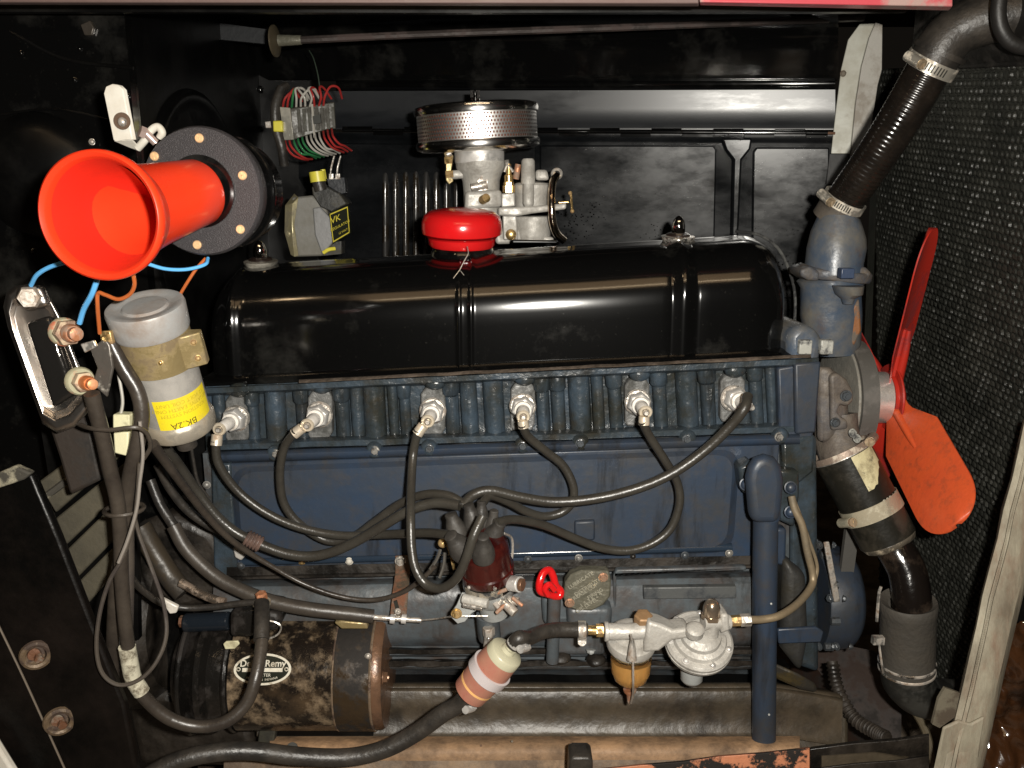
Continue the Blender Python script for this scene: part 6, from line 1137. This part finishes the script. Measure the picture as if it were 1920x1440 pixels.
def bigclamp(label, c, ax, r, w_, mt, scr, slots=(.2, 1.2)):
    t = thing('hose_clamp', label, 'hose clamp', c, 'worm drive clamps on the radiator hoses'); ax = V(ax).normalized()
    k = MB(); k.lathe([(r, -w_ / 2), (r + .0011, -w_ / 2), (r + .0011, w_ / 2), (r, w_ / 2)], c, ax, 48, caps=False); build('band', k, mt, t, sharp=30)
    s_ = V(scr); s_ = (s_ - ax * s_.dot(ax)).normalized(); tt = ax.cross(s_).normalized(); q = c + s_ * (r + .005)
    if tt.y > 0: tt = -tt
    k = MB(); k.cyl(q - tt * .012, q + tt * .010, .0062, n=16); build('worm_housing', k, mt, t)
    k = MB(); k.lathe([(.0060, 0), (.0060, .004)], q + tt * .010, tt, 8); k.box(q + tt * .0145, (.0015, .0015, .009)); build('screw_head', k, M('clamp_screw', (.42, .33, .22), .35, .7, dirt=(.2, .13, .08), damt=.4, dsc=90), t)
    d0 = (V((0, -1, 0)) - ax * V((0, -1, 0)).dot(ax)).normalized(); e0 = ax.cross(d0)
    for i in range(9):
        a = slots[0] + (slots[1] - slots[0]) * i / 8 - .5; p = c + (d0 * math.cos(a) + e0 * math.sin(a)) * (r + .0012)
        n_ = (p - c).normalized(); t1 = ax.cross(n_); qx = MB()
        cs = [p + ax * (w_ * .30 * u) + t1 * (.0008 * v) for u, v in ((-1, -1), (1, -1), (1, 1), (-1, 1))]; qx.prism(cs, n_ * .0003); build('slot', qx, ink, t)
    return t
bigclamp('silver worm clamp at the lower end of the upper hose', A_ + d_ * .006, d_, .0278, .012, M('clamp_steel', (.62, .58, .50), .28, .8, dirt=(.4, .35, .28), damt=.3, dsc=60), (-1, -.5, .2), (-.3, .6))
bigclamp('silver slotted worm clamp at the top of the upper hose', B_ - d_ * .006, d_, .0300, .015, M('clamp_steel', (0, 0, 0)), (-1, -.6, 0), (-.2, .8))
# ---- water pump, pulley, fan -----------------------------------------------------------------------------
wp = thing('water_pump', 'greasy beige water pump body in front of the blue block', 'water pump', P(1570, 830, .06))
k = MB(); k.loft([[P(1532, 688, .02), P(1532, 830, .02), P(1532, 830, .17), P(1532, 688, .17)], [P(1556, 690, .012), P(1556, 832, .012), P(1556, 832, .17), P(1556, 690, .17)], [P(1590, 712, .03), P(1590, 800, .03), P(1590, 800, .17), P(1590, 712, .17)]]); build('body', k, greycast, wp, bevel=.012, seg=4, disp=.004, dsc=30)
k = MB(); k.slab([(1558, 705), (1572, 700), (1590, 712), (1600, 735), (1602, 752), (1590, 764), (1576, 760), (1570, 775), (1578, 785), (1590, 790), (1592, 806), (1560, 810)], .006, .03); build('ribbed_face', k, greycast, wp, bevel=.004, seg=3, disp=.003, dsc=40); fastener('hex', paintbolt, wp, 1586, 742, .004, 9); fastener('hex', paintbolt, wp, 1566, 792, .004, 8)
k = MB(); k.tube([P(1566, 775, .05), P(1568, 805, .045), P(1574, 842, .03), P(1582, 862, .02)], m(42, .03), 28); build('outlet_neck', k, greycast, wp, disp=.002, dsc=40)
for x, y in ((1598, 812), (1606, 822)): fastener('hex', M('pale_paint_bolt', (0, 0, 0)), wp, x, y, .0, 7, (.3, -1, .3))
fanC = P(1612, 745, .115); xh = fanC.x
def FX(dx, y=0, z=0): return V((xh + dx, .115 + y, fanC.z + z))
pu = thing('fan_pulley', 'grey fan pulley with belt and bright hub', 'pulley', FX(0))
k = MB(); Rq = .079; k.lathe([(.018, -.036), (Rq * .9, -.034), (Rq * 1.0, -.033), (Rq * 1.0, -.030), (Rq * .9, -.024), (Rq * .9, -.018), (Rq * 1.0, -.012), (Rq * 1.0, -.009), (.03, -.008)], FX(0), (1, 0, 0), 64); build('sheave', k, M('worn_grey_sheave', (.28, .27, .24), .35, .5, dirt=(.14, .13, .11), damt=.4, dsc=30), pu, sharp=30)
k = MB(); k.lathe([(Rq * .92, -.028), (Rq * 1.03, -.028), (Rq * 1.03, -.006), (Rq * .92, -.006)], FX(0), (1, 0, 0), 64, caps=False)
build('belt', k, beltm, pu, sharp=30)
k = MB(); w2 = .009
for y_, dy in ((-.072, -.004),):
    k.loft([[FX(-.030, y_ * 1.0, 0), FX(-.012, y_, 0), FX(-.012, y_ + .008, 0), FX(-.030, y_ + .008, 0)], [FX(-.030, y_ * .95, -.14), FX(-.012, y_ * .95, -.14), FX(-.012, y_ * .95 + .008, -.14), FX(-.030, y_ * .95 + .008, -.14)], [FX(-.03, y_ * .80, -.26), FX(-.012, y_ * .80, -.26), FX(-.012, y_ * .80 + .008, -.26), FX(-.03, y_ * .80 + .008, -.26)]])
build('belt_run', k, beltm, pu)
k = MB(); k.lathe([(.040, -.010), (.037, -.008), (.036, .034), (.030, .036)], FX(0), (1, 0, 0), 48); build('hub', k, M('bright_turned_hub', (.70, .66, .62), .36, .8), pu, sharp=35)
fn = thing('fan', 'red orange four bladed cooling fan facing the radiator', 'fan', FX(.044))
k = MB(); k.lathe([(.034, .0), (.036, .002), (.036, .008), (.030, .010), (.020, .020), (.004, .021)], FX(.036), (1, 0, 0), 40); build('hub', k, reddark, fn, sharp=35)
k = MB(); k.lathe([(.002, 0), (.046, 0), (.047, .0015), (.046, .003), (.002, .003)], FX(.040), (1, 0, 0), 40); build('spider_plate', k, reddark, fn, sharp=35)
def blade(ux, uy, uz, pitch, L_, mt, chord=(.032, .040), off=0, shade=None, lead_=0):
    u = V((ux, uy, uz)).normalized(); t = V((0, u.z, -u.y)).normalized(); xx = V((1, 0, 0))
    loops = []
    N_ = 30
    for i in range(N_ + 1):
        s_ = 1 - (1 - i / N_) ** 1.6; r = .022 + (L_ - .022) * s_
        tw = pitch
        wA = (.018 + (chord[0] - .018) * min(1, s_ / .25)) ; wB = (.018 + (chord[1] - .018) * min(1, max(0, s_ - .08) / .22))
        if s_ > .74: f = math.sqrt(max(0.0, 1 - ((s_ - .74) / .26) ** 2.6)) * .92 + .08; wA *= f; wB *= f
        c = xx * math.sin(tw) + t * math.cos(tw); nn_ = u.cross(c).normalized()
        base = FX(.044) + u * r + xx * off
        cam_ = .004
        row = [base - c * wA, base - c * wA * .5 + nn_ * cam_, base + nn_ * cam_ * 1.2, base + c * wB * .5 + nn_ * cam_, base + c * wB]
        loops.append(row + [p + nn_ * .0018 for p in reversed(row)])
    k = MB(); k.loft(loops); o = build('blade', k, mt, fn, sharp=50)
    k = MB(); c = xx * math.sin(pitch) + t * math.cos(pitch); nn_ = u.cross(c).normalized(); 
    k.tube([FX(.044) + u * .03 + nn_ * .004 * sg for sg in (1,)] + [FX(.044) + u * .075 + nn_ * .005, FX(.044) + u * .105 + nn_ * .004], lambda q: .007 * (1 - .5 * q), 10); k.tube([FX(.044) + u * .03 - nn_ * .003, FX(.044) + u * .075 - nn_ * .003, FX(.044) + u * .105 - nn_ * .001], lambda q: .007 * (1 - .5 * q), 10); build('stiffening_rib', k, mt, fn)
    return o
blade(0, -.30, .95, R(40), .246, reddark, (.040, .038))
blade(0, -.89, -.46, R(26), .236, redfan, (.046, .044))
blade(0, .42, -.90, R(24), .225, reddark, (.034, .040))
blade(0, .88, .46, R(24), .225, reddark, (.034, .040))
# ---- lower hose run ------------------------------------------------------------------------------------------
lh = thing('lower_hose', 'fat black moulded water hose with peeling cream label', 'radiator hose', P(1610, 930, .02))
pA, pB = P(1578, 848, .015), P(1664, 1010, -.015); d_ = (pB - pA).normalized()
k = MB(); k.tube([pA, pA.lerp(pB, .33), pA.lerp(pB, .66), pB], lambda t: .0375 - .001 * t, 44, 10); build('hose', k, M('satin_black_hose', (.014, .013, .010), .30, dirt=(.035, .030, .022), damt=.4, dsc=18, drough=.45, bump=.1), lh, sharp=60)
d0 = (V((0.1, -1, .2)) - d_ * V((.1, -1, .2)).dot(d_)).normalized(); e0 = d_.cross(d0)
if e0.x < 0: e0 = -e0
def hq(a, h, r=.0382): return pA + d_ * h + (d0 * math.cos(a) + e0 * math.sin(a)) * r
k = MB(); n_ = 10
vs = []; 
for i in range(n_ + 1):
    a = -.20 + 1.0 * i / n_; bot = .050 - .030 * max(0, (i / n_ - .35)) ** .8 * 1.2 + rn.uniform(-.0018, .0018)
    vs += [hq(a, .004), hq(a, bot)]
k.add(vs, [(2 * i, 2 * i + 2, 2 * i + 3, 2 * i + 1) for i in range(n_)]); build('peeling_label', k, M('cracked_cream_label', (.50, .45, .27), .45, dirt=(.30, .26, .15), damt=.35, dsc=50, bump=.3, d2=(.08, .07, .05), d2amt=.12, d2sc=90), lh)
build('moulded_number', textmb('8034 EL', .011, lambda a, b: hq(.50 - a / .0382 * -1, .073 - b * 1.0, .0384)), M('faded_white_print', (.35, .33, .27), .6), lh)
k = MB(); k.lathe([(.0379, 0), (.0379, .0012)], pA + d_ * .002, d_, 40, caps=False); build('cuff_edge', k, steel, lh)
bigclamp('wide dull clamp round the fat lower hose', pA.lerp(pB, .64), d_, .0378, .020, M('dull_wide_clamp', (.40, .37, .28), .35, .6, dirt=(.24, .21, .15), damt=.4, dsc=40), (-.87, -.45, -.47), (5, 5.1))
bigclamp('small rusty clamp where the fat hose joins the water pump', pA - d_ * .002, d_, .0372, .008, M('brown_clamp', (.26, .20, .16), .4, .5, dirt=(.4, .35, .28), damt=.3, dsc=60), (1, -.7, .5), (5, 5.1))
mp_ = thing('water_pipe', 'glossy black bent metal pipe between the two lower hoses', 'water pipe', P(1700, 1080, -.04))
k = MB(); k.tube([pB - d_ * .02, pB, P(1682, 1035, -.028), P(1700, 1070, -.04), P(1708, 1110, -.05), P(1712, 1150, -.055)], .0235, 32, 8); build('pipe', k, M('glossy_black_pipe', (.008, .006, .005), .16, dirt=(.05, .035, .025), damt=.2, dsc=24, drough=.3, bump=.15, edge=.1), mp_)
k = MB(); k.torus(pB + d_ * .001, d_, .026, .0095, 36, 10); build('hose_lip', k, M('brown_sealant', (.10, .085, .065), .4, dirt=(.3, .25, .18), damt=.25, dsc=80, bump=.4), mp_, disp=.0015, dsc=60)
gh = thing('lower_hose', 'grey cylindrical hose section at the foot of the black pipe', 'radiator hose', P(1702, 1200, -.05))
gA, gB = P(1703, 1128, -.052), P(1700, 1256, -.045); d_ = (gB - gA).normalized(); d_2 = V((0, .16, -1)).normalized()
k = MB(); k.lathe([(.0235, .004), (.0335, -.002), (.0345, .001), (.0345, .012), (.0335, .014), (.0335, (gB - gA).length)], gA, d_, 44, caps=False); build('hose', k, hosegrey, gh, sharp=35)
k = MB(); k.lathe([(.0338, 0), (.0352, .001), (.0352, .003), (.0338, .004)], gB - d_ * .014, d_, 44, caps=False); k.lathe([(.0338, 0), (.0350, .001), (.0350, .003), (.0338, .004)], gB - d_ * .004, d_, 44, caps=False); build('wire_rings', k, chromedull, gh)
k = MB(); k.box(P(1646, 1200, -.06), (.014, .008, .010)); k.tube(path([(1648, 1206, -.062), (1652, 1235, -.07), (1656, 1262, -.07)]), .0015, 6); k.tube(path([(1644, 1165, -.05), (1648, 1115, -.05), (1652, 1100, -.05)]), .002, 6); build('wire_clip', k, steel, gh)
le = thing('radiator_outlet', 'black rubber elbow disappearing towards the radiator at lower right', 'radiator elbow', P(1720, 1290, -.04))
k = MB(); k.tube([gB - d_ * .004, gB + d_ * .012, P(1706, 1284, -.045), P(1722, 1300, -.040), P(1750, 1310, -.03), P(1790, 1312, -.01)], lambda t: .0325 - .006 * t, 32, 8); build('elbow', k, M('matt_dark_rubber', (.018, .018, .016), .42, dirt=(.04, .038, .032), damt=.35, dsc=20), le)
# ---- blue tube ----------------------------------------------------------------------------------------------------
bt = thing('breather_tube', 'tall blue road draught tube bolted to the front of the side cover', 'breather tube', P(1435, 1390, -.07))
YB2 = -.055
k = MB(); k.tube([P(1436, 960, YB2), P(1434, 1100, YB2), P(1433, 1250, YB2), P(1432, 1405, YB2)], m(24.5, YB2), 32); build('tube', k, blue, bt, sharp=60)
k = MB(); k.tube([P(1434, 890, .0), P(1434, 880, -.03), P(1435, 900, YB2 + .003), P(1435, 940, YB2), P(1436, 972, YB2)], m(28, YB2), 28, 8); build('elbow_casting', k, blue, bt, disp=.0012, dsc=30)
k = MB(); k.slab([(1402, 900), (1406, 878), (1418, 862), (1437, 856), (1456, 862), (1468, 878), (1472, 905), (1468, 962), (1462, 984), (1412, 984), (1406, 962)], -.078, .022); build('square_head', k, blue, bt, bevel=.010, seg=5, disp=.0016, dsc=35)
k = MB(); k.slab([(1384, 876), (1410, 864), (1420, 900), (1416, 930), (1392, 926)], -.034, .03); k.slab([(1455, 880), (1500, 884), (1500, 925), (1490, 990), (1458, 975)], -.022, .02); build('flange_ears', k, bluedirty, bt, bevel=.004, disp=.001)
for x, y in ((1398, 908), (1482, 914), (1482, 960)): fastener('dome', blue, bt, x, y, -.040, 11, (0, -1, .2))
for x, y in ((1446, 1132), (1442, 1340)):
    k = MB(); k.ball(P(x, y, YB2 - .0165), .0016, n=8); build('glint_dot', k, bluegrey, bt)  # pale dots standing in for glints on the blue tube
